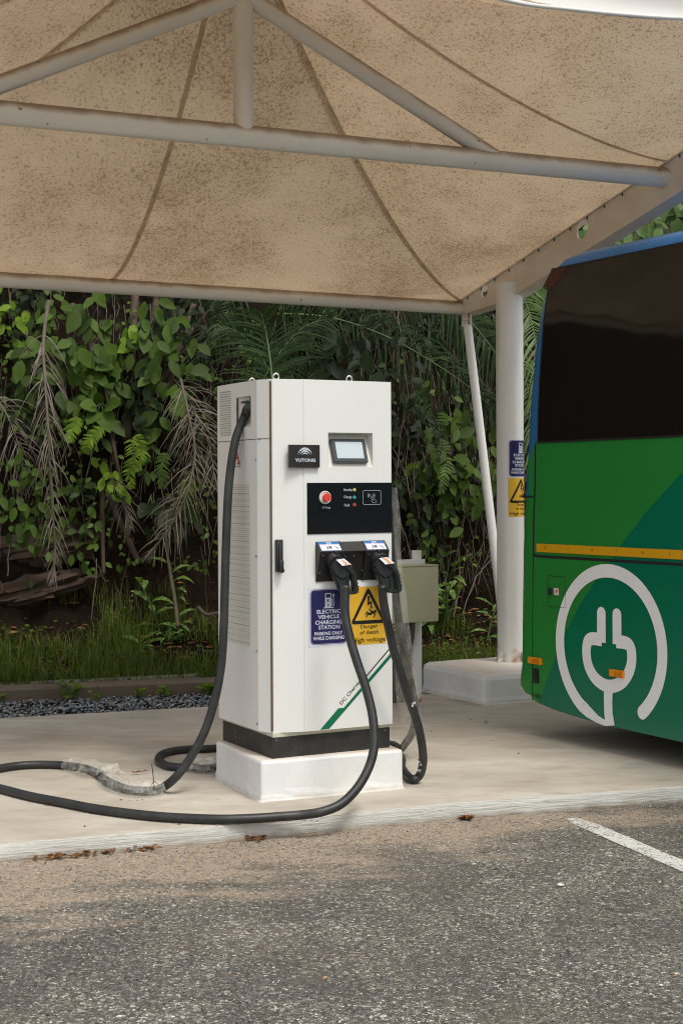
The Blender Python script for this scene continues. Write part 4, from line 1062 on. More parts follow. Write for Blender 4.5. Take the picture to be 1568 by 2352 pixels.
# seams
def seam(P,wd=.016,off=.002):
    mb=MB(); vs=[];fs=[]; n=30; d_=Vector((P.x-PK.x,P.y-PK.y,0)).normalized(); sd_=Vector((-d_.y,d_.x,0))
    for k in range(n+1):
        q=surf(P,.03+.965*k/n); 
        for s_ in (-1,1): vs.append(q+sd_*s_*wd-Vector((0,0,off)))
    for k in range(n): fs.append((2*k,2*k+1,2*k+3,2*k+2))
    mb.add(vs,fs); obj('seam',mb,M['seam'],fab,world=True,smooth='all',recalc=False)
for P in (per[NB//2],per[0],T+Vector((0,0,0)),rt(2.46,.003),mirror(rt(2.46,.003)),fr[8*2],mirror(fr[8*2])): seam(Vector(P))
mb=MB(); vs=[];fs=[]
for P in fr[:-1]:
    for r in (.905,.915): vs.append(surf(P,r)-Vector((0,0,.005)))
for k in range(len(fr)-2): fs.append((2*k,2*k+1,2*k+3,2*k+2))
mb.add(vs,fs); obj('hem_seam',mb,M['seam'],fab,world=True,recalc=False)
mb=MB(); mb.tube(fr,[.011]*len(fr),8); obj('edge_cable',mb,M['steelw'],fab,world=True,smooth='all')
mb=MB(); mb.tube([PK+Vector((0,0,-.16)),PK+Vector((0,0,.02)),PK+Vector((0,0,.06))],[.14,.13,.02],24); obj('peak_cap',mb,M['steelw'],cn,world=True,smooth=True)
# stickers wrapped on the post
vc=Vector((-pc.x,-pc.y,0)).normalized(); vr=Vector((-vc.y,vc.x,0))
if vr.x<0: vr=-vr
def wrapfn(phi0,x0,R0=.1015):
    def f(q):
        a_=phi0+(q.x-x0)/R0; r=R0+(-q.y)*1.0
        return Vector((pc.x,pc.y,0))+(vc*math.cos(a_)+vr*math.sin(a_))*r+Vector((0,0,q.z))
    return f
def cyl_sign(parts,names,mats,parent,fn):
    root=None
    for p,nm,mt in zip(parts,names,mats):
        bm=bmesh.new(); vs_=[bm.verts.new(q) for q in p.v]; bm.verts.ensure_lookup_table()
        for fa,mi in zip(p.f,p.m):
            try: q=bm.faces.new([vs_[i] for i in fa]); q.material_index=mi
            except ValueError: pass
        bmesh.ops.triangulate(bm,faces=bm.faces[:])
        for _ in range(6):
            E=[e for e in bm.edges if abs(e.verts[0].co.x-e.verts[1].co.x)>.012]
            if not E: break
            bmesh.ops.subdivide_edges(bm,edges=E,cuts=1); bmesh.ops.triangulate(bm,faces=bm.faces[:])
        bm.verts.index_update(); m2=MB(); m2.v=[tuple(fn(v.co)) for v in bm.verts]; m2.f=[tuple(v.index for v in f_.verts) for f_ in bm.faces]; m2.m=[f_.material_index for f_ in bm.faces]; bm.free()
        o=obj(nm,m2,mt,root if root else parent,world=True,recalc=False)
        if root is None: root=o
    return root
zt=W(1180,1009,10.86).z; zb=W(1180,1098,10.86).z; hh=zt-zb
s=cyl_sign(ev_sign(0,zt,hh*.797,hh),('parking_sticker','sticker_panel','lettering'),(M['paper'],M['navy'],[M['paper'],M['navy']]),mainpost,wrapfn(R_(-13),0)); s['label']='navy parking sticker wrapped round the canopy post'
s=cyl_sign(danger_sign(0,zb+.001,hh*.71,hh),('warning_sticker','lettering'),(M['yellow'],M['ink']),mainpost,wrapfn(R_(-9),0)); s['label']='yellow warning sticker wrapped round the canopy post'

# ------------------------------------------------------------------ bus
bth=math.atan2(-.858,.514); bus=thing('bus','green electric bus with dark tinted windows and a white plug emblem','bus',(1.13,8.95,0),bth)
# rear profile: z -> rear x ; side inset y(z)
RZ=[(.30,.02),(.333,-.110),(.375,-.155),(.43,-.150),(.50,-.135),(.9,-.125),(1.2,-.115),(1.525,-.092),(1.757,-.068),(2.094,-.034),(2.394,.010),(2.637,.070),(2.752,.118),(2.80,.150),(2.866,.190),(2.915,.27),(2.947,.36),(2.965,.52)]
BL,BW=8.2,2.42
def bus_ring(z,xr,inset,rad=.10,n=7):
    P=[]; y0,y1=inset,BW-inset; x0,x1=xr,BL
    for cx,cy,a in ((x0+rad,y0+rad,180),(x1-rad*3,y0+rad*3,270),(x1-rad*3,y1-rad*3,0),(x0+rad,y1-rad,90)):
        rr_=rad if cx<1 else rad*3
        for i in range(n+1): t=R_(a+90*i/n); P.append((cx+rr_*math.cos(t),cy+rr_*math.sin(t),z))
    return P
vs=[];fs=[];ms=[]
lev=[]
for z,x in RZ:
    inset=0 if z<2.87 else {2.915:.012,2.947:.055}.get(z,.16)
    lev.append(bus_ring(z,x,inset))
n=len(lev[0])
for r_ in lev: vs+=r_
mb=MB()
for i in range(len(lev)-1):
    for k in range(n):
        a_=i*n+k;b_=i*n+(k+1)%n; fs.append((a_,b_,b_+n,a_+n))
        zc=(RZ[i][0]+RZ[i+1][0])/2; xc=(vs[a_][0]+vs[b_][0])/2
        ms.append(1 if zc>1.62 else 0)
fs.append(tuple(range(n))[::-1]); ms.append(2); fs.append(tuple(range((len(lev)-1)*n,len(lev)*n))); ms.append(1)
mb.add(vs,fs); mb.m=ms
# side bottom skirt deepens forward: separate sill piece
body=obj('body',mb,[M['bus_green'],M['bus_blue'],M['bus_black']],bus,smooth=True)
# curve boundary green/blue near the rear pillar
def xrear(z):
    for (a,b),(c,d) in zip(RZ,RZ[1:]):
        if a<=z<=c: return b+(d-b)*(z-a)/(c-a)
    return 0
# lower skirt below .30 on the side
mb=MB(); P=[(.03,.30),(.10,.284),(.24,.264),(.5,.244),(.9,.232),(1.4,.226),(2.1,.222),(2.1,.34),(.03,.34)]; mb.prism(P,0.0,.10); 
mb.prism([(3.3,.222),(8.0,.222),(8.0,.34),(3.3,.34)],0,.10); obj('skirt',mb,M['bus_green'],bus)
# side skin of coloured panels
def bp(name,pts,y,mat,t=.0,par=None):
    K=MB(); poly(K,pts,-y); return obj(name,K,mat,par or bus,recalc=False)
bp('green_vinyl',[(.0,.34),(7.9,.34),(7.9,1.848),(.068,1.848),(.03,1.80),(.008,1.74)],.0012,M['bus_green'])
teal=[(.1,.2845),(.105,.31),(.174,.444),(.262,.598),(.343,.729),(.476,.909),(.61,1.044),(.765,1.189),(.814,1.247),(1.028,1.442),(1.289,1.643),(1.62,1.848),(7.9,1.848),(7.9,.228),(3.4,.226),(2.1,.226),(1.4,.228),(.9,.234),(.5,.246),(.24,.266)]
bp('teal_vinyl',teal,.0015,M['bus_teal'])
glz=[(.098,1.850),(.104,2.02),(.119,2.222),(.158,2.553),(.205,2.765),(.214,2.80),(.236,2.868),(7.7,2.868),(7.7,1.850)]
K=MB(); K.prism(glz,-.006,.01); gl=obj('side_window',K,M['bus_glass'],bus)
K=MB(); stroke(K,[(q[0],q[1]) for q in glz]+[glz[0]],.012,-.0062); obj('window_seal',K,M['bus_black'],gl,recalc=False)
bp('red_reflection',[(.150,2.770),(.225,2.770),(.205,2.74),(.300,2.80),(.380,2.866),(.236,2.866)],.0066,paint('bus_reflection_red',(.06,.012,.010),.12,.2,4,bump=0),par=gl)  # reddish reflection in the window's top corner, painted as a flat patch
# seams
K=MB()
for pts,w_ in (([(.071,1.848),(.066,1.60),(.052,1.40),(.046,1.19)],.013),([(.046,1.19),(.055,1.172),(.09,1.168),(1.3,1.168),(7.9,1.168)],.016),([(.046,1.185),(.036,.8),(.030,.45),(.030,.29)],.006),([(-.06,1.525),(.050,1.525)],.012)): stroke(K,pts,w_,-.0026)
for x_ in (2.15,3.25,5.2): stroke(K,[(x_,.235),(x_,1.165)],.006,-.0026)
obj('panel_gap',K,M['bus_black'],bus,recalc=False)
K=MB(); K.prism([(.083,1.194),(.083,1.244),(7.8,1.247),(7.8,1.195)],-.010,0,bev=.002); ab=obj('amber_band',K,M['amberband'],bus)
K=MB(); stroke(K,[(.508,1.197),(.508,1.243)],.002,-.0107)
for i in range(12):
    x_=.17+i*.21; disc(K,x_,1.222,.006 if i%2 else .011,-.0107,rz=.010 if i%2==0 else .008); 
obj('band_marks',K,paint('band_mark',(.45,.24,.01),.4,.1,10,bump=0),ab,recalc=False)
# plug emblem
K=MB(); y_=-.0040
cx,cz,ro,ri=.724,.679,.468,.392
pts=[];N=60; rm=(ro+ri)/2
arcp=[(cx+rm*math.cos(R_(a_)),cz+rm*math.sin(R_(a_))) for a_ in [(-51+ (238+51)*i/N) for i in range(N+1)]]
stroke(K,arcp,ro-ri,y_); disc(K,*arcp[0],(ro-ri)/2,y_-.0004)
# lower left sweep into stem
stroke(K,[(arcp[-1][0]-.002,arcp[-1][1]+.004),(.545,.292),(.62,.262),(.70,.244)],[.078,.070,.045,.030],y_)
stroke(K,[(.718,.45),(.715,.38),(.717,.31),(.73,.238)],[.076,.070,.070,.080],y_-.0003)
for x_ in (.6615,.7925):
    stroke(K,[(x_,.868),(x_,.70)],.073,y_-.0003); disc(K,x_,.866,.0365,y_-.0004)
# socket body outline (U shape)
U_=[(.665,.715),(.59,.716),(.548,.70),(.533,.66),(.535,.60),(.556,.545),(.60,.497),(.66,.468),(.715,.459),(.775,.468),(.835,.497),(.882,.545),(.908,.60),(.912,.66),(.898,.70),(.86,.716),(.785,.716)]
stroke(K,[tuple(q)[:2] for q in smooth_path([(a_,b_,0) for a_,b_ in U_],4)],.074,y_-.0006)
obj('plug_emblem',K,M['bus_white'],bus,recalc=False)
# flap
K=MB(); K2=MB(); ring(K,rrect(.181,.350,.873,1.057,.012),rrect(.1835,.3475,.8755,1.0545,.010),-.0046); fl_=obj('charging_flap',K,M['bus_black'],bus,recalc=False)
K=MB(); K.prism(rrect(.188,.222,.944,.984,.006,3),-.010,0,bev=.002); obj('latch',K,M['blackp'],fl_)
K=MB(); poly(K,rrect(.240,.290,.943,.988,.006,4),-.0050); s0=obj('flap_sticker',K,M['redink'],fl_,recalc=False)
K=MB(); poly(K,rrect(.2425,.2875,.9455,.9855,.005,4),-.0054); obj('sticker_face',K,M['paper'],s0,recalc=False)
K=MB(); poly(K,[(.262,.960),(.262,.976),(.275,.976),(.275,.960)],-.0060)
for z_ in (.964,.972): stroke(K,[(.275,z_),(.282,z_)],.003,-.0060)
stroke(K,[(.262,.968),(.254,.968),(.255,.957),(.248,.957),(.248,.950)],.004,-.0060); obj('sticker_print',K,M['redink'],s0,recalc=False)
for x0,x1 in ((.006,.125),(.740,.854)):
    K=MB(); K.prism([(x0,.519),(x1,.519),(x1,.559),(x0,.559)],-.020,0,bev=.003); o=obj('side_marker',K,M['amber'],bus)
    xm=(x0+x1)/2; K=MB(); K.prism([(xm-.008,.527),(xm+.012,.527),(xm+.012,.551),(xm-.008,.551)],-.0235,-.018,bev=.001); K.prism([(xm+.018,.525),(x1-.006,.525),(x1-.006,.553),(xm+.018,.553)],-.0225,-.018,bev=.001); obj('reflector_insert',K,paint('amber_insert',(.62,.20,.01),.2,.3,60,bump=0),o)
K=MB(); K.prism(rrect(.041,.094,.404,.493,.010,3),-.007,.0,bev=.002); K.prism(rrect(.052,.083,.438,.478,.006,3),-.012,.0,bev=.002); obj('flap_pull',K,M['blackm'],bus)
# wheels and wheel arches
for x_,nm in ((2.7,1),(6.6,1)):
    for y_ in (.14,BW-.14):
        K=MB(); 
        Rw=Matrix.Translation(Vector((x_,y_,.40)))
        K.torus((0,0,0),.29,.11,Rw,n=36,k=12); K.tube([(x_,y_-.10,.40),(x_,y_+.10,.40)],.26,28); o=obj('wheel',K,M['rubber'],bus,smooth=True)
        K=MB(); sgn_=-1 if y_<1 else 1; K.tube([(x_,y_+sgn_*.09,.40),(x_,y_+sgn_*.115,.40)],[.22,.12],28); obj('rim',K,M['steelw'],o,smooth=True)
# underbody
K=MB(); K.box((4.2,BW/2,.36),(7.4,BW-.3,.12)); K.box((1.3,BW/2,.31),(1.2,1.5,.16),bev=.02); obj('underbody',K,M['bus_black'],bus)
K=MB(); K.prism([(.05,.9),(2.35,.9),(2.30,1.7),(.10,1.7)],0,.01,M=Matrix.Translation(Vector((-.12,0,.9)))@Matrix.Rotation(R_(90),4,'Z')@Matrix.Translation(Vector((0,0,-.05)))); 
K=MB(); K.box((4.2,BW/2,2.99),(4.0,1.5,.16),bev=.05); obj('roof_unit',K,M['bus_blue'],bus,smooth=True)
K=MB(); K.box((BL+.0,BW/2,1.9),(.03,BW-.5,1.3),bev=.01); obj('windscreen',K,M['bus_glass'],bus)
K=MB(); K.box((-.045,BW/2,2.25),(.04,BW-.7,.62),Matrix.Identity(4),bev=.01); obj('rear_window',K,M['bus_glass'],bus)
#VEG
# ------------------------------------------------------------------ vegetation
UPV=Vector((0,0,1))
def leaf(mb,p,d,nrm,L_,W_,droop=.25,fold=.18,kind=0):
    d=d.normalized(); s_=d.cross(nrm)
    if s_.length<.05: s_=d.cross(Vector((1,0,.3)))
    s_.normalize(); n_=s_.cross(d).normalized()
    prof=([(0,.0),(.18,.62),(.45,1),(.75,.72),(1,0)],[(0,0),(.2,.55),(.5,.8),(.78,.45),(1,0)],[(0,0),(.12,.8),(.4,1),(.8,.55),(1,0)])[kind]
    mid=[];lf=[];rt_=[]
    for t,w_ in prof:
        c=p+d*(L_*t)-UPV*(droop*L_*t*t)
        mid.append(c)
        if 0<w_: 
            lf.append(c+s_*(W_*.5*w_)+n_*(fold*W_*.5*w_)); rt_.append(c-s_*(W_*.5*w_)+n_*(fold*W_*.5*w_))
    v=mid+lf+rt_ # 5,3,3
    f=[(0,5,1),(0,1,8),(1,5,6,2),(1,2,9,8),(2,6,7,3),(2,3,10,9),(3,7,4),(3,4,10)]
    mb.add(v,f)
def rdir(rnd,down=.5,fwd=.6):
    return Vector((rnd.uniform(-1,1),-abs(rnd.gauss(fwd,.35)),rnd.uniform(-1,.5)-down)).normalized()
def srf(x,z):
    lo,hi=0,12
    for _ in range(24):
        m_=(lo+hi)/2
        if hill(x,m_)<z: lo=m_
        else: hi=m_
    return hillpt(x,lo)[1]
def Ys(u,v,off):
    Y=12.3
    for _ in range(7):
        p=W(u,v,Y); Y=.5*Y+.5*(srf(p.x,max(p.z,.45))-off)
    return Y
def place(pts,off,lin=.5):
    ys=[Ys(u,v,off) for u,v in pts]; mn=min(ys); return [W(u,v,lin*y+(1-lin)*mn) for (u,v),y in zip(pts,ys)]
def ghit(u,v):
    Y=10.8
    while Y<15:
        p=W(u,v,Y); s_=p.y-KY(p.x)-.165
        if s_>0 and hill(p.x,s_)>=p.z: return p
        Y+=.02
    return W(u,v,12)
def creeper(label,pts,Y,n,size,mat='leaf',seed=0,kind=0,wr=.62,group='creepers hanging down the bank',cat='creeper',name='creeper',spread=.07,stemr=.004):
    rnd=random.Random(seed+11); P=smooth_path(place(pts,max(.12,12.7-Y)),8)
    base=P[0]; t=thing(name,label,cat,base,group=group)
    mb=MB(); mb.tube(P,[stemr*(1.3-.8*i/len(P)) for i in range(len(P))],6); obj('stem',mb,M['stem'],t,world=True,smooth='all')
    mb=MB()
    for i in range(n):
        q=P[min(len(P)-1,int(rnd.random()**.9*len(P)))]
        off=Vector((rnd.gauss(0,spread),rnd.gauss(-.03,spread*.8),rnd.gauss(0,spread)))
        d=rdir(rnd,.45,.25); nr=Vector((rnd.uniform(-.5,.5),-1,rnd.uniform(.2,.9)))
        s_=size*rnd.uniform(.6,1.15); leaf(mb,q+off,d,nr,s_,s_*wr*rnd.uniform(.85,1.1),rnd.uniform(.05,.3),rnd.uniform(.1,.3),kind)
    obj('foliage',mb,M[mat],t,world=True,recalc=False,smooth='all'); return t
def frond(label,pts,Y,ll,nl,mat='palm',seed=0,wd=.016,name='palm_frond',cat='palm frond',group='palm fronds on the bank',grav=.5,ang=55,rr=.008,Y2=None,jit=.25,t0=.06,fwd=.2):
    rnd=random.Random(seed+31); N_=len(pts); P=smooth_path(place(pts,max(.15,12.75-Y)),14)
    t=thing(name,label,cat,P[0],group=group); n=len(P)
    mb=MB(); mb.tube(P,[rr*(1-.75*i/n) for i in range(n)],7); obj('midrib',mb,M['dry'] if mat=='dry' else M['stemg'],t,world=True,smooth='all',recalc=False)
    mb=MB()
    for i in range(nl):
        e=t0+(1-t0)*i/(nl-1); k=min(n-2,int(e*(n-1))); c=P[k]+(P[k+1]-P[k])*(e*(n-1)-k); tg=(P[k+1]-P[k]).normalized()
        for s_ in (-1,1):
            if rnd.random()<(.22 if mat=='dry' else .06): continue
            sd_=tg.cross(Vector((0,1,0))).normalized()*s_
            a_=R_(ang*(1-.45*e)+rnd.uniform(-10,10)*(2.2 if mat=='dry' else 1)); d=(tg*math.cos(a_)+sd_*math.sin(a_)+Vector((0,-fwd+rnd.uniform(-jit,jit),0))).normalized()
            L_=ll*(math.sin(math.pi*min(1,.18+.80*e))**.7)*rnd.uniform(.55 if mat=='dry' else .75,1.15)
            w_=wd*rnd.uniform(.8,1.15); q=c; wv=d.cross(Vector((0,-1,.2))).normalized()
            vs=[];K_=5
            for j in range(K_+1):
                tt=j/K_; d2=(d-UPV*grav*tt).normalized(); 
                ww=w_*(1-tt)**.6*(.55+.45*min(1,tt*5)) if j<K_ else .0005
                vs+=[q+wv*ww*.5,q-wv*ww*.5]; q=q+d2*(L_/K_)
            mb.add(vs,[(2*j,2*j+1,2*j+3,2*j+2) for j in range(K_)])
    obj('leaflets',mb,M[mat],t,world=True,recalc=False); return t
WG='small weeds along the old kerb'
def clump(label,u,v,Y,n,size,wr,mat,seed=0,h=.25,kind=1,name='leafy_plant',cat='plant',group='leafy plants at the foot of the bank',stems=3,z=None,droop=.5,up=.8):
    rnd=random.Random(seed+71); b=ghit(u,v) if group!=WG else G(u,v,.055)
    if group==WG: b.y=min(b.y,KY(b.x)-.045) if b.y<KY(b.x)+.05 else ghit(u,v).y
    
    t=thing(name,label,cat,b,group=group); S=MB(); Lf=MB()
    for s_ in range(stems):
        a_=rnd.uniform(0,6.3); lean=rnd.uniform(.02,.16)*h/.25; hh=h*rnd.uniform(.65,1.05)
        o_=b+Vector((rnd.uniform(-.04,.04),rnd.uniform(-.04,.04),0))*min(1,stems-1)
        P=smooth_path([o_,o_+Vector((math.cos(a_)*lean*.4,math.sin(a_)*lean*.4,hh*.5)),o_+Vector((math.cos(a_)*lean,math.sin(a_)*lean*.6-.02,hh))],5)
        S.tube(P,[.008*(1-.5*i/len(P))*(size/.2)**.5 for i in range(len(P))],7)
        m=max(2,n//stems)
        for i in range(m):
            e=.25+.75*(i+rnd.random()*.6)/m; q=P[min(len(P)-1,int(e*(len(P)-1)))]; a2=rnd.uniform(0,6.3)
            d=Vector((math.cos(a2),math.sin(a2)*.8-.25,up*(.4+e*.9))); L_=size*rnd.uniform(.7,1.1); leaf(Lf,q,d,UPV+Vector((0,-.4,0)),L_,L_*wr,droop*rnd.uniform(.5,1.3),.25,kind)
    obj('stem',S,M['stemg'],t,world=True,smooth='all'); obj('leaves',Lf,M[mat],t,world=True,recalc=False,smooth='all'); return t
# dense undergrowth on the upper bank
rnd=random.Random(5)
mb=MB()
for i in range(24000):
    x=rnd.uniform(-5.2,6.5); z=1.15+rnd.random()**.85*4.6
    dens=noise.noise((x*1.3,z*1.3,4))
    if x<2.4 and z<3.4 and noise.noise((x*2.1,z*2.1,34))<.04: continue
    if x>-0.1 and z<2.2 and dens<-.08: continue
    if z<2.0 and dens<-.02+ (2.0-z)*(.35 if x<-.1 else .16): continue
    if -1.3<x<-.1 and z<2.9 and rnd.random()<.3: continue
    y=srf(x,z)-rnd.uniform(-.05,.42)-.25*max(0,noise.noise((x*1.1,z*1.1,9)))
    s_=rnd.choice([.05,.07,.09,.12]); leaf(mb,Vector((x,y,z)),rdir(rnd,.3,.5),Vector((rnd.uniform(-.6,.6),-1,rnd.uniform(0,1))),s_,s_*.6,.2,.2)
tag(obj('undergrowth',mb,M['leafd'],recalc=False,smooth='all'),'dense leafy undergrowth on the upper bank, its shade painted into near-black leaves',kind='stuff')
mb=MB()
for i in range(4200):
    x=rnd.uniform(-4.6,-.4) if rnd.random()<.75 else rnd.uniform(-.4,5); z=.9+rnd.random()*3.2
    if noise.noise((x*1.7,z*1.7,14))<.0: continue
    y=srf(x,z)-rnd.uniform(.1,.5); s_=rnd.uniform(.035,.075); leaf(mb,Vector((x,y,z)),rdir(rnd,.2,.6),Vector((rnd.uniform(-.5,.5),-1,rnd.uniform(.2,1))),s_,s_*.65,.2,.2)
tag(obj('small_vines',mb,M['leaf'],recalc=False,smooth='all'),'small green vine leaves scattered over the bank',kind='stuff')
# hanging roots and straw
mb=MB()
for i in range(1500):
    x=rnd.uniform(-4.2,3.6) if i<900 else rnd.uniform(0,2.6); z=rnd.uniform(1.0,3.3)
    if x<-.3 and z<1.7 and rnd.random()<.5: continue
    y=srf(x,z)-rnd.uniform(.1,.4); L_=rnd.uniform(.15,.8); a_=rnd.gauss(0,.35); P=[];q=Vector((x,y,z))
    for k in range(6): P.append(q.copy()); q=q+Vector((math.sin(a_)*L_/6+rnd.gauss(0,.010),rnd.gauss(-.008,.008),-math.cos(a_)*L_/6)); a_*=.8
    mb.tube(P,[rnd.uniform(.0015,.004)]*6,4,caps=False)
tag(obj('hanging_roots',mb,M['dry'],recalc=False),'tangle of thin dry roots and straw hanging over the earth bank',kind='stuff')
# grass
mb=MB()
for i in range(30000):
    x=rnd.uniform(-3.9,3.2); s_=rnd.random()**.8*1.15; 
    den=noise.noise((x*1.6,s_*2.5,2)); 
    if den< -.12+s_*.22 - (.25 if x<-1.6 else 0): continue
    if rnd.random()<.25: s_*=.3
    p=hillpt(x,s_); h_=rnd.uniform(.06,.19)*(1+.9*max(0,noise.noise((x*.9,s_,7))))*(1.2 if x<-1.7 else 1)
    a_=rnd.uniform(0,6.3); b_=Vector(p)-UPV*.01; ln_=Vector((math.cos(a_),math.sin(a_)-.2,0))*h_*rnd.uniform(.1,.8); w_=Vector((math.cos(a_+1.6),math.sin(a_+1.6),0))*rnd.uniform(.0015,.003)
    m1=b_+UPV*h_*.6+ln_*.35; tip=b_+UPV*h_*rnd.uniform(.7,1)+ln_
    mb.add([b_-w_,b_+w_,m1+w_*.8,m1-w_*.8,tip],[(0,1,2,3),(3,2,4)])
tag(obj('grass',mb,M['grass'],recalc=False),'tufts of thin green grass on the bank behind the old kerb',kind='stuff')
mb=MB()
for i in range(1500):
    x=rnd.uniform(-3.8,3.2); p=hillpt(x,rnd.random()*1.0); s_=rnd.uniform(.02,.05); a_=rnd.uniform(0,6.3); leaf(mb,Vector(p)+UPV*rnd.uniform(.01,.08),Vector((math.cos(a_),math.sin(a_)-.3,.3)),UPV+Vector((0,-.5,0)),s_,s_*.75,.1,.15,2)
tag(obj('ground_cover',mb,M['leaf'],recalc=False),'low small-leaved weeds growing through the grass',kind='stuff')
mb=MB()
for i in range(900):
    x=rnd.uniform(-3.8,3.4); p=hillpt(x,.3+rnd.random()*.9); s_=rnd.uniform(.03,.09); a_=rnd.uniform(0,6.3); leaf(mb,Vector(p)+UPV*rnd.uniform(.01,.03),Vector((math.cos(a_),math.sin(a_),.1)),UPV+Vector((rnd.uniform(-.5,.5),-.3,0)),s_,s_*.5,.0,.5,1)
tag(obj('leaf_litter',mb,M['litter'],recalc=False),'brown dead leaves lying on the bank',kind='stuff')
# rocks
def rock(label,u,v,Y,sx,sy,sz,seed,rot=0):
    p=W(u,v,Ys(u,v,-.10)); bm=bmesh.new(); bmesh.ops.create_icosphere(bm,subdivisions=4,radius=1)
    for q in bm.verts:
        k=1+.35*noise.fractal((q.co.x*2.2+seed,q.co.y*2.2,q.co.z*3),.8,2.0,6)
        c=q.co*k; c.z=round(c.z*3.2)/3.2*.45+c.z*.55; q.co=Vector((c.x*sx,c.y*sy,c.z*sz))
    mb=MB(); mb.bm(bm); o=obj('rock',mb,M['rock'],smooth=True); o.location=p; o.rotation_euler=(0,rot,R_(15)); RM[o.name]=Matrix.Translation(p)@Matrix.Rotation(R_(15),4,'Z')@Matrix.Rotation(rot,4,'Y'); tag(o,label,'rock','rocks in the earth bank')
rock('large brown ledge of rock at the far left of the bank',60,1265,12.5,.60,.16,.16,1,R_(-8))
rock('lower slanting brown rock slab above the left grass',30,1370,12.35,.60,.15,.13,5,R_(-14))
rock('squat ochre rock beside the cabinet left side',835-0-10,1230,12.6,.15,.12,.12,9)
rock('small rock low on the bank left of the cabinet',470,1470,12.1,.10,.08,.08,13)
rock('brown boulder in the bank between the two dry fronds',380,1170,12.6,.22,.2,.12,17)
# dead stalks
def stalk(label,pts,Y,r,mat='stem',name='dead_frond_stalk',cat='stalk',group='dead stalks leaning on the bank',r2=.4):
    P=smooth_path(place(pts,max(.08,12.6-Y),.8),8); n=len(P); mb=MB(); mb.tube(P,[r*(1-(1-r2)*i/n)*(1+.12*noise.noise((i*.7,r*99,0))) for i in range(n)],8)
    mb.v=[tuple(Vector(q)-P[0]) for q in mb.v]
    o=obj(name,mb,M[mat],smooth='all'); o.location=P[0]; RM[o.name]=Matrix.Translation(P[0]); tag(o,label,cat,group)
stalk('thorny brown stalk slanting through the leaves left of centre, longest of the stalks',[(165,700),(205,790),(245,900),(262,1030),(285,1150),(296,1235)],12.25,.030)
stalk('grey brown stalk hanging low with a blunt end above the bare soil',[(234,1120),(236,1230),(238,1320)],12.3,.022,r2=.7)
stalk('dark stalk leaning right below the ferns',[(245,1130),(290,1230),(318,1290)],12.35,.030,r2=.8)
stalk('brown stalk slanting up right behind the right dry frond',[(300,960),(370,880),(440,760),(505,690)],12.5,.026)
stalk('thick ribbed stalk standing behind the big round leaves',[(290,1010),(300,860),(310,680)],12.75,.045,r2=.8)
stalk('second ribbed stalk beside the thick one',[(330,1000),(345,850),(360,680)],12.8,.04,r2=.8)
stalk('reddish stalk leaning right under the canopy tube',[(380,900),(420,780),(455,670)],12.7,.034,r2=.8)
stalk('pale crooked stem rising from the variegated plants left of the cabinet',[(408,1440),(402,1380),(388,1300),(382,1230),(384,1180)],12.05,.016,'bark','crooked_stem','stem','thin crooked stems')
stalk('thin crooked stem behind the electrical box',[(1040,1420),(1055,1330),(1052,1240),(1078,1150),(1075,1080)],12.5,.010,'bark','crooked_stem','stem','thin crooked stems')
stalk('curling brown vine hanging beside the stay tube',[(1068,1060),(1075,1120),(1105,1180),(1108,1250),(1075,1290)],12.4,.009,'bark','crooked_stem','stem','thin crooked stems')
stalk('forked bare twig right of the cabinet top',[(905,985),(930,1020),(960,1060),(975,1130),(955,1200)],12.5,.008,'bark','crooked_stem','stem','thin crooked stems')
stalk('bare twig slanting down to the right of the control panel',[(940,1020),(975,990),(1010,1000)],12.5,.006,'bark','crooked_stem','stem','thin crooked stems')
stalk('pale root lying on the soil left of the cabinet base',[(455,1395),(475,1412),(500,1408),(530,1420)],12.0,.018,'bark','surface_root','root','bare roots')
# dry hanging fronds
frond('tall dry grey palm frond hanging at the left, its tip low over the grass',[(112,690),(100,790),(105,880),(112,1000),(118,1130),(128,1260),(122,1330)],12.1,.40,74,'dry',1,.010,grav=1.5,ang=42,rr=.016,Y2=11.95,t0=.12,group='dry palm fronds')
frond('spreading dry palm frond hanging left of the cabinet',[(415,870),(435,960),(448,1040),(430,1130),(390,1210),(345,1275)],12.0,.46,64,'dry',3,.008,grav=1.1,ang=52,rr=.012,Y2=11.8,t0=.05,group='dry palm fronds')
frond('tangled dry frond drooping close behind the cabinet left edge',[(400,870),(440,930),(480,1020),(495,1120)],12.3,.45,40,'dry',4,.010,grav=1.4,ang=60,rr=.009,group='dry palm fronds')
frond('dry brown frond drooping at the far left edge',[(-20,900),(20,960),(50,1050),(55,1130)],12.4,.40,34,'dry',5,.010,grav=1.5,ang=55,rr=.009,group='dry palm fronds')
frond('small dry frond lying low between the two large dry fronds',[(255,1090),(280,1150),(300,1210)],12.35,.30,26,'dry',6,.008,grav=1.2,ang=45,rr=.007,group='dry palm fronds')
# green palm
PG='green palm fronds behind the cabinet'
frond('upright green palm frond with a yellow rib directly behind the cabinet top',[(628,920),(622,840),(612,770),(600,720)],12.0,.52,36,'palm',7,.020,grav=.85,ang=68,rr=.012,group=PG,t0=.1)
frond('green palm frond arching left above the cabinet',[(640,900),(600,820),(550,765),(495,745)],12.2,.40,30,'palm',8,.018,grav=.9,ang=55,group=PG)
frond('green palm frond arching right above the cabinet',[(600,880),(650,800),(700,750),(760,730)],12.2,.42,30,'palm',9,.018,grav=.9,ang=60,group=PG)
frond('low dark palm frond peeping over the cabinet top right',[(700,930),(680,880),(650,840),(610,820)],12.3,.42,28,'palm',10,.020,grav=.8,ang=60,group=PG)
frond('green palm frond hanging from the canopy tube at the right of the cabinet',[(640,720),(760,730),(880,770),(990,830),(1090,900),(1150,960)],12.4,.62,60,'palm',11,.020,grav=2.6,ang=70,rr=.010,group=PG,fwd=.1)
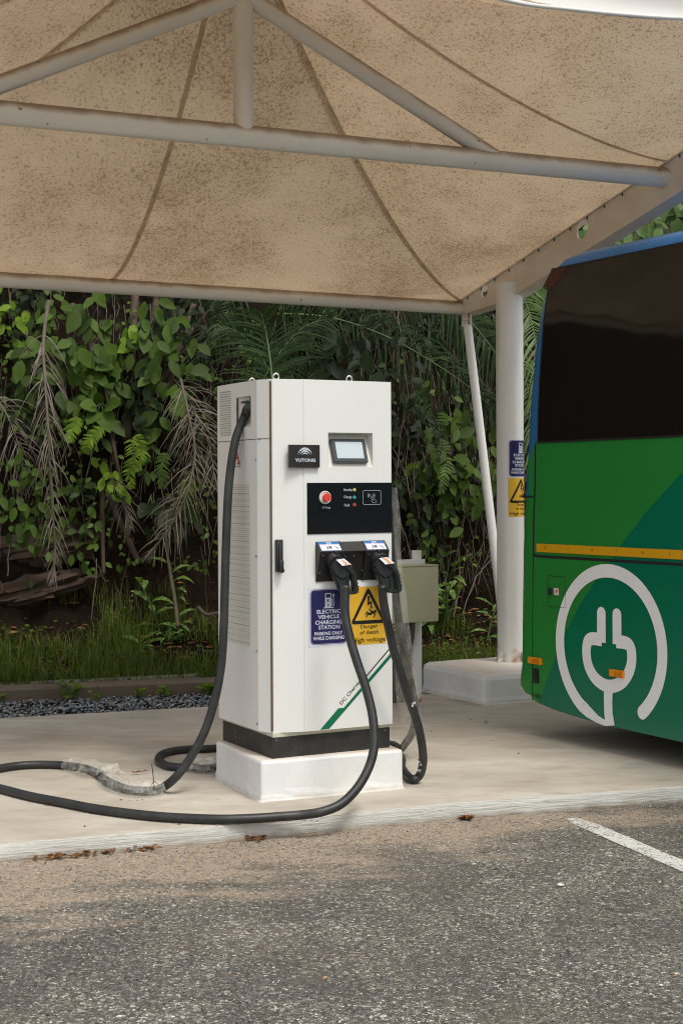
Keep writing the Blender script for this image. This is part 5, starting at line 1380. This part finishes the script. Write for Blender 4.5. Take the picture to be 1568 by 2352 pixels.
frond('higher green palm frond whose leaflets hang behind the canopy tube',[(760,650),(880,680),(980,700),(1080,760),(1150,830)],12.5,.65,56,'palm',12,.020,grav=2.8,ang=70,group=PG,fwd=.1)
frond('short palm frond hanging behind the stay tube',[(1000,680),(1080,740),(1150,830),(1200,920)],12.3,.60,44,'palm',13,.020,grav=2.4,ang=65,group=PG,fwd=.1)
frond('pale palm frond arching down between the post and the bus',[(1180,640),(1215,720),(1235,830),(1245,960)],12.1,.50,44,'leafp',14,.020,grav=1.6,ang=60,group=PG)
frond('second pale palm frond hanging low between the post and the bus',[(1190,800),(1212,900),(1222,1010),(1226,1110)],12.2,.42,36,'leafp',15,.018,grav=1.8,ang=55,group=PG)
frond('dark palm frond at the left under the canopy tube',[(560,640),(520,720),(470,790),(440,860)],12.5,.42,34,'palm',16,.014,grav=1.2,ang=50,group=PG)
# ferns
FG='small ferns on the bank'
for i,(lab,pts,mt) in enumerate([
 ('bright green fern hanging in the middle of the left bank',[(300,1010),(306,1050),(298,1090),(304,1120)],'leafb'),
 ('second bright fern just right of the brightest one',[(312,1000),(325,1030),(318,1060),(300,1085)],'leafb'),
 ('light fern curling left below the big round leaves',[(236,985),(218,1000),(203,1020),(200,1040)],'leafb'),
 ('small yellow green fern beside the tall dry frond',[(180,960),(168,985),(160,1015)],'leafb'),
 ('fern drooping right of the control panel among the creepers',[(960,930),(1000,960),(1010,1010),(1005,1060)],'leafd'),
 ('grey green fern hanging left of the stay tube',[(1010,1010),(1025,1050),(1020,1100),(1010,1135)],'leafp'),
 ('dark fern over the bare soil right of the cabinet',[(950,900),(975,930),(985,980)],'palm'),
 ('long green fern near the spreading dry frond',[(380,1040),(372,1080),(378,1120)],'leaf'),
 ('tiny fern low behind the cabinet left edge',[(440,1100),(430,1130),(436,1160)],'leaf')]):
    frond(lab,pts,12.15,.085,22,mt,40+i,.020,name='fern',cat='fern',group=FG,grav=.4,ang=78,rr=.003,t0=.02,jit=.15)
# broad leaved creepers
CG=[('round-leaved creeper at the far left under the canopy tube',[(20,660),(30,740),(45,800)],26,.12,'leafb'),
('creeper of paired oval leaves left of the tall dry frond',[(60,760),(70,830),(80,890)],16,.19,'leaf'),
('creeper climbing the head of the tall dry frond',[(118,670),(112,760),(120,850)],34,.14,'leaf'),
('creeper with hanging oval leaves just right of the tall dry frond',[(150,780),(160,860),(170,930)],26,.17,'leaf'),
('dense oval-leaved creeper under the first canopy joint',[(200,700),(215,800),(225,880)],34,.18,'leaf'),
('creeper spilling beside the thorny stalk',[(235,740),(250,840),(255,920)],30,.18,'leaf'),
('glossy bright-leaved sprig high on the left bank',[(285,700),(292,760),(295,790)],12,.19,'leafb'),
('large oval-leaved creeper falling in front of the ribbed stalks',[(345,700),(352,800),(358,880),(365,950)],36,.20,'leaf'),
('creeper branch reaching right towards the palm',[(400,720),(425,800),(440,850)],20,.19,'leaf'),
('small creeper tuft under the canopy tube near the palm',[(455,670),(465,720),(480,770)],24,.10,'leafd'),
('creeper of medium leaves at mid height by the thorny stalk',[(190,880),(200,940),(215,980)],18,.14,'leaf'),
('dark creeper hanging between the stalks',[(310,860),(320,920),(330,960)],16,.14,'leafd'),
('trailing creeper right of the ferns',[(330,980),(350,1040),(345,1080)],18,.10,'leaf'),
('low creeper mat at the far left edge above the rock',[(10,1040),(40,1130),(60,1200)],46,.11,'leaf'),
('creeper spilling over the left rock ledge',[(70,1080),(95,1180),(110,1250)],44,.10,'leaf'),
('trailing creeper below the tall dry frond',[(150,1100),(190,1180),(200,1260)],34,.10,'leaf'),
('bright sprig of pointed leaves above the bare soil',[(240,1060),(262,1100),(275,1130)],20,.11,'leafb'),
('dark creeper behind the cabinet top right corner',[(700,820),(740,850),(780,880)],22,.20,'leafd'),
('dark round-leaved creeper above the cabinet top right',[(780,740),(800,800),(830,850)],22,.19,'leafd'),
('creeper hanging in a column right of the control panel',[(985,930),(1000,1000),(1010,1060),(1020,1120)],30,.14,'leaf'),
('bright pair of leaves on the creeper column',[(990,1060),(1005,1085)],5,.15,'leafb'),
('creeper mass left of the stay tube',[(1040,950),(1065,1050),(1080,1130)],44,.14,'leaf'),
('creeper between the stay tube and the post',[(1110,980),(1120,1070),(1128,1150)],26,.13,'leaf'),
('lower creeper left of the stay tube foot',[(1000,1080),(1020,1150),(1060,1180)],26,.14,'leaf'),
('mid green creeper hanging right of the cabinet top',[(930,860),(940,940),(935,1010)],26,.13,'leafd'),
('dark creeper filling the gap beside the control panel',[(920,1060),(935,1120),(950,1180)],30,.11,'leafd'),
('dark creeper under the creeper column right of the cabinet',[(1000,1160),(1010,1220),(1020,1260)],26,.10,'leafd'),
('small creeper above the electrical box',[(960,1180),(975,1220),(985,1250)],20,.09,'leaf'),
('light-leaved creeper behind the bus top corner',[(1225,590),(1245,640),(1255,690)],20,.17,'leafp')]
for i,(lab,pts,n,sz,mt) in enumerate(CG): creeper(lab,pts,12.2+.25*random.Random(i).random(),n,sz,mt,i,spread=.085 if n>20 else .06)
SG='broad-leaved shrubs above the bus'
for i,(lab,u,v,n,Y) in enumerate([('light broad-leaved shrub above the bus roof at the right edge of the view',1535,490,70,12.2),('light broad-leaved shrub showing just over the bus roof',1455,520,70,12.3),('low end of the shrubs over the bus roof, beside the rafter',1385,560,50,12.2),('shrub seen through the gap under the rafter left of the bus roof',1330,600,50,12.6),('darker shrub higher behind the rafter',1500,420,60,12.8),('shrub hidden mostly behind the post head',1180,620,40,12.7)]):
    creeper(lab,[(u-30,v+120),(u,v+40),(u,v-40)],Y,n,.19,'leafp',200+i,spread=.17,wr=.6,group=SG,cat='shrub',name='broadleaf_shrub',stemr=.012)
# big round leaves
def round_leaves(lab,u,v,off,lst,mat):
    c=W(u,v,Ys(u,v,off)); t=thing('round_leaf_plant',lab,'plant',c,group='huge round leaves'); S=MB(); Lf=MB()
    for du,dv,L_,w_ in lst:
        tip=c+Vector((du,0,-dv)); d=(tip-c); n_=Vector((.15*du,-1,.55)); st=c+d*.25
        S.tube(smooth_path([c+Vector((0,.12,.05)),c+Vector((0,.04,.04)),st],4),.005,6); leaf(Lf,st,d+Vector((0,-.12,0)),n_,L_,w_,.12,.12,2)
    obj('stem',S,M['stemg'],t,world=True,smooth='all'); obj('leaves',Lf,M[mat],t,world=True,recalc=False,smooth='all')
RL=[(232,935,.50,[(.14,-.03,.20,.15),(-.13,-.02,.17,.14),(.07,.14,.22,.16),(-.09,.12,.16,.13),(-.02,-.12,.14,.10)],'leaf'),(410,1170,.50,[(.12,.05,.24,.18),(-.10,.08,.22,.17),(.03,.14,.24,.18)],'leafd'),(345,1150,.45,[(-.06,.10,.17,.13),(.08,.10,.15,.12)],'leafd')]
for i,(lab,pts,n,sz) in enumerate([('cluster of four huge round leaves in the middle of the left bank',[(205,925),(225,940),(245,930)],7,.30),('pair of huge dark round leaves low behind the spreading dry frond',[(395,1195),(430,1180),(455,1185)],5,.32),('large dark leaves under the right dry frond near the cabinet',[(330,1160),(350,1150)],3,.26)]):
    round_leaves(lab,*RL[i])
# variegated plants
DG='variegated dumb cane plants'
for i,(lab,u,v,Y,n,sz,h,st) in enumerate([
 ('single young variegated plant standing alone left of the cabinet',316,1500,11.9,5,.22,.15,1),
 ('tall variegated plant with arching leaves in front of the bare soil',370,1460,12.1,7,.26,.50,1),
 ('tallest variegated plant, its stem bent, left of the cabinet',415,1465,12.15,8,.26,.62,1),
 ('low variegated plant at the foot of the bent stem',385,1480,12.0,10,.20,.10,3),
 ('low pale variegated plant close to the cabinet left side',425,1475,11.95,10,.20,.12,3),
 ('variegated plant rising behind the electrical box post',925,1370,12.1,9,.36,.25,2),
 ('large bushy variegated plant right of the electrical box',1025,1440,12.0,20,.30,.42,4),
 ('second bushy variegated plant leaning over the electrical box edge',985,1450,12.1,16,.30,.30,4),
 ('high variegated shoots behind the bushy plants',1020,1360,12.35,14,.28,.35,3),
 ('pale fleshy plant on a thick stalk left of the post',1117,1480,11.95,9,.28,.34,1),
 ('arching variegated leaves just right of the electrical box post',990,1330,12.3,10,.28,.20,3)]):
    clump(lab,u,v,Y,n,sz,.30,'dieff',i*7+3,h,1,'dumb_cane','plant',DG,st,droop=.55)
# weeds by the kerb
WG='small weeds along the old kerb'
for i,(lab,u,v,z,n,sz) in enumerate([('largest bright weed growing against the front of the old kerb',160,1607,0,22,.045),('tiny weed at the left edge of the gravel',4,1612,0,8,.03),('small weed in the gravel right of the largest one',222,1612,0,8,.03),('tiny weed sprouting at the kerb foot in the middle',322,1604,0,8,.035),('weed with fine leaves left of the cabinet cable',376,1600,0,14,.035),('weed at the kerb beside the hanging cable',482,1596,0,20,.05),('broad round-leaved weed on top of the bank edge near the cable',470,1540,1,14,.08),('weed with round leaves over the kerb edge at the middle',245,1560,1,7,.10),('leafy weed between the kerb and the cable',445,1530,1,12,.10),('small weed behind the gravel left of the footing',965,1580,0,10,.04)]):
    Y=G(u,v,.06).y if not z else 11.5
    clump(lab,u,v,Y,n,sz*1.7,.7,'leafb' if i<6 else 'leaf',i*5+60,(.15 if i==0 else .08) if not z else .09,2,'weed','weed',WG,4,droop=.2,up=.5)
# pipe behind the kerb
mb=MB(); P=[W(-60,1566,11.05),W(60,1560,11.1),W(200,1552,11.2),W(330,1546,11.32),W(460,1542,11.42)]; P=[Vector((p.x,KY(p.x)+.27,.125+.004*i)) for i,p in enumerate(P)]
mb.tube(smooth_path(P,6),.033,14); o=obj('drain_pipe',mb,paint('pipe_grey',(.22,.21,.18),.7,.8,9,(.07,.07,.045)),smooth='all'); tag(o,'grey drain pipe half buried in grass behind the old kerb','pipe')
# fallen leaves
mb=MB()
for i in range(150):
    e=rnd.random(); c=rnd.choice([(90,365,0),(90,365,0),(90,365,0),(560,600,0),(1090,1110,0)])
    u=c[0]+(c[1]-c[0])*rnd.random(); x=G(u,1950,0).x; y=edge_y(x)-abs(rnd.gauss(.01,.022)); a_=rnd.uniform(0,6.3); s_=rnd.uniform(.018,.045)
    leaf(mb,Vector((x,y,rnd.uniform(.002,.018))),Vector((math.cos(a_),math.sin(a_),.15)),UPV+Vector((rnd.uniform(-.6,.6),-.3,0)),s_,s_*.5,0,.5,1)
tag(obj('leaf_drift',mb,M['litter'],recalc=False),'drift of brown dead leaves against the foot of the pad edge',kind='stuff')
mb=MB()
for i in range(70):
    k=rnd.randint(130,330); p=Vector(path_A[k]) if k<len(path_A) else None
    if p is None or p.z>.12: continue
    a_=rnd.uniform(0,6.3); s_=rnd.uniform(.008,.022); leaf(mb,Vector((p.x+rnd.uniform(-.02,.02),p.y-rnd.uniform(.015,.035),.083)),Vector((math.cos(a_),math.sin(a_),.1)),UPV,s_,s_*.5,0,.4,1)
tag(obj('leaf_crumbs',mb,M['litter'],recalc=False),'brown leaf crumbs caught along the cable on the pad',kind='stuff')
for i,(u,v,s_,lab) in enumerate([(308,1777,.05,'curled brown leaf lying between the wrapped cable and the loop'),(326,1774,.035,'darker curled leaf touching the brown one on the pad'),(205,1697,.016,'tiny brown leaf alone on the pad far left of the cabinet'),(430,1722+8,.02,'small leaf inside the left cable loop'),(1110,1662,.03,'thin dry leaf on the pad in front of the footing'),(612,1921,.035,'orange leaf at the pad edge below the cabinet')]):
    p=G(u,v,.085) if v<1900 else G(u,v,.004); mb=MB(); leaf(mb,Vector((0,0,.004)),Vector((1,-.3,.12)),UPV+Vector((.2,-.4,0)),s_,s_*.5,-.1,.7,1); leaf(mb,Vector((.005,0,.004)),Vector((-.4,-.8,.35)),UPV+Vector((.5,-.2,0)),s_*.7,s_*.4,.1,.7,1) if i==0 else None
    o=obj('fallen_leaf',mb,M['litter'],recalc=False); o.location=p; RM[o.name]=Matrix.Translation(p); tag(o,lab,'leaf','fallen leaves')
mb=MB()
for u,v in ((278,1837-0),(298,1838),(316,1838),(328,1837),(500,1835),(195,1898),(1080,1652),(1115,1655),(1128,1700),(1190,1730),(990,1680),(960,1745)):
    p=G(u,v,.082); pebble(mb,p,rnd.uniform(.003,.006),int(u+v))
tag(obj('grit_on_pad',mb,M['blackm'],recalc=False),'dark grains of grit lying on the pad',kind='stuff')
for i,(a_,b_,lab) in enumerate([((2418,3632),(2530,3650),'pale straw on the asphalt at the right'),((1915,3506-100),(1990,3500-100),'faint dry straw on the asphalt above the white pebble')]):
    p=G(a_[0]/1.7417,a_[1]/1.7417,.006); q=G(b_[0]/1.7417,b_[1]/1.7417,.005); mb=MB(); mb.tube([Vector((0,0,0)),(q-p)*.5+Vector((0,0,.004)),q-p],.0022,6); o=obj('straw',mb,M['dry']); o.location=p; RM[o.name]=Matrix.Translation(p); tag(o,lab,'straw','straws on the asphalt')
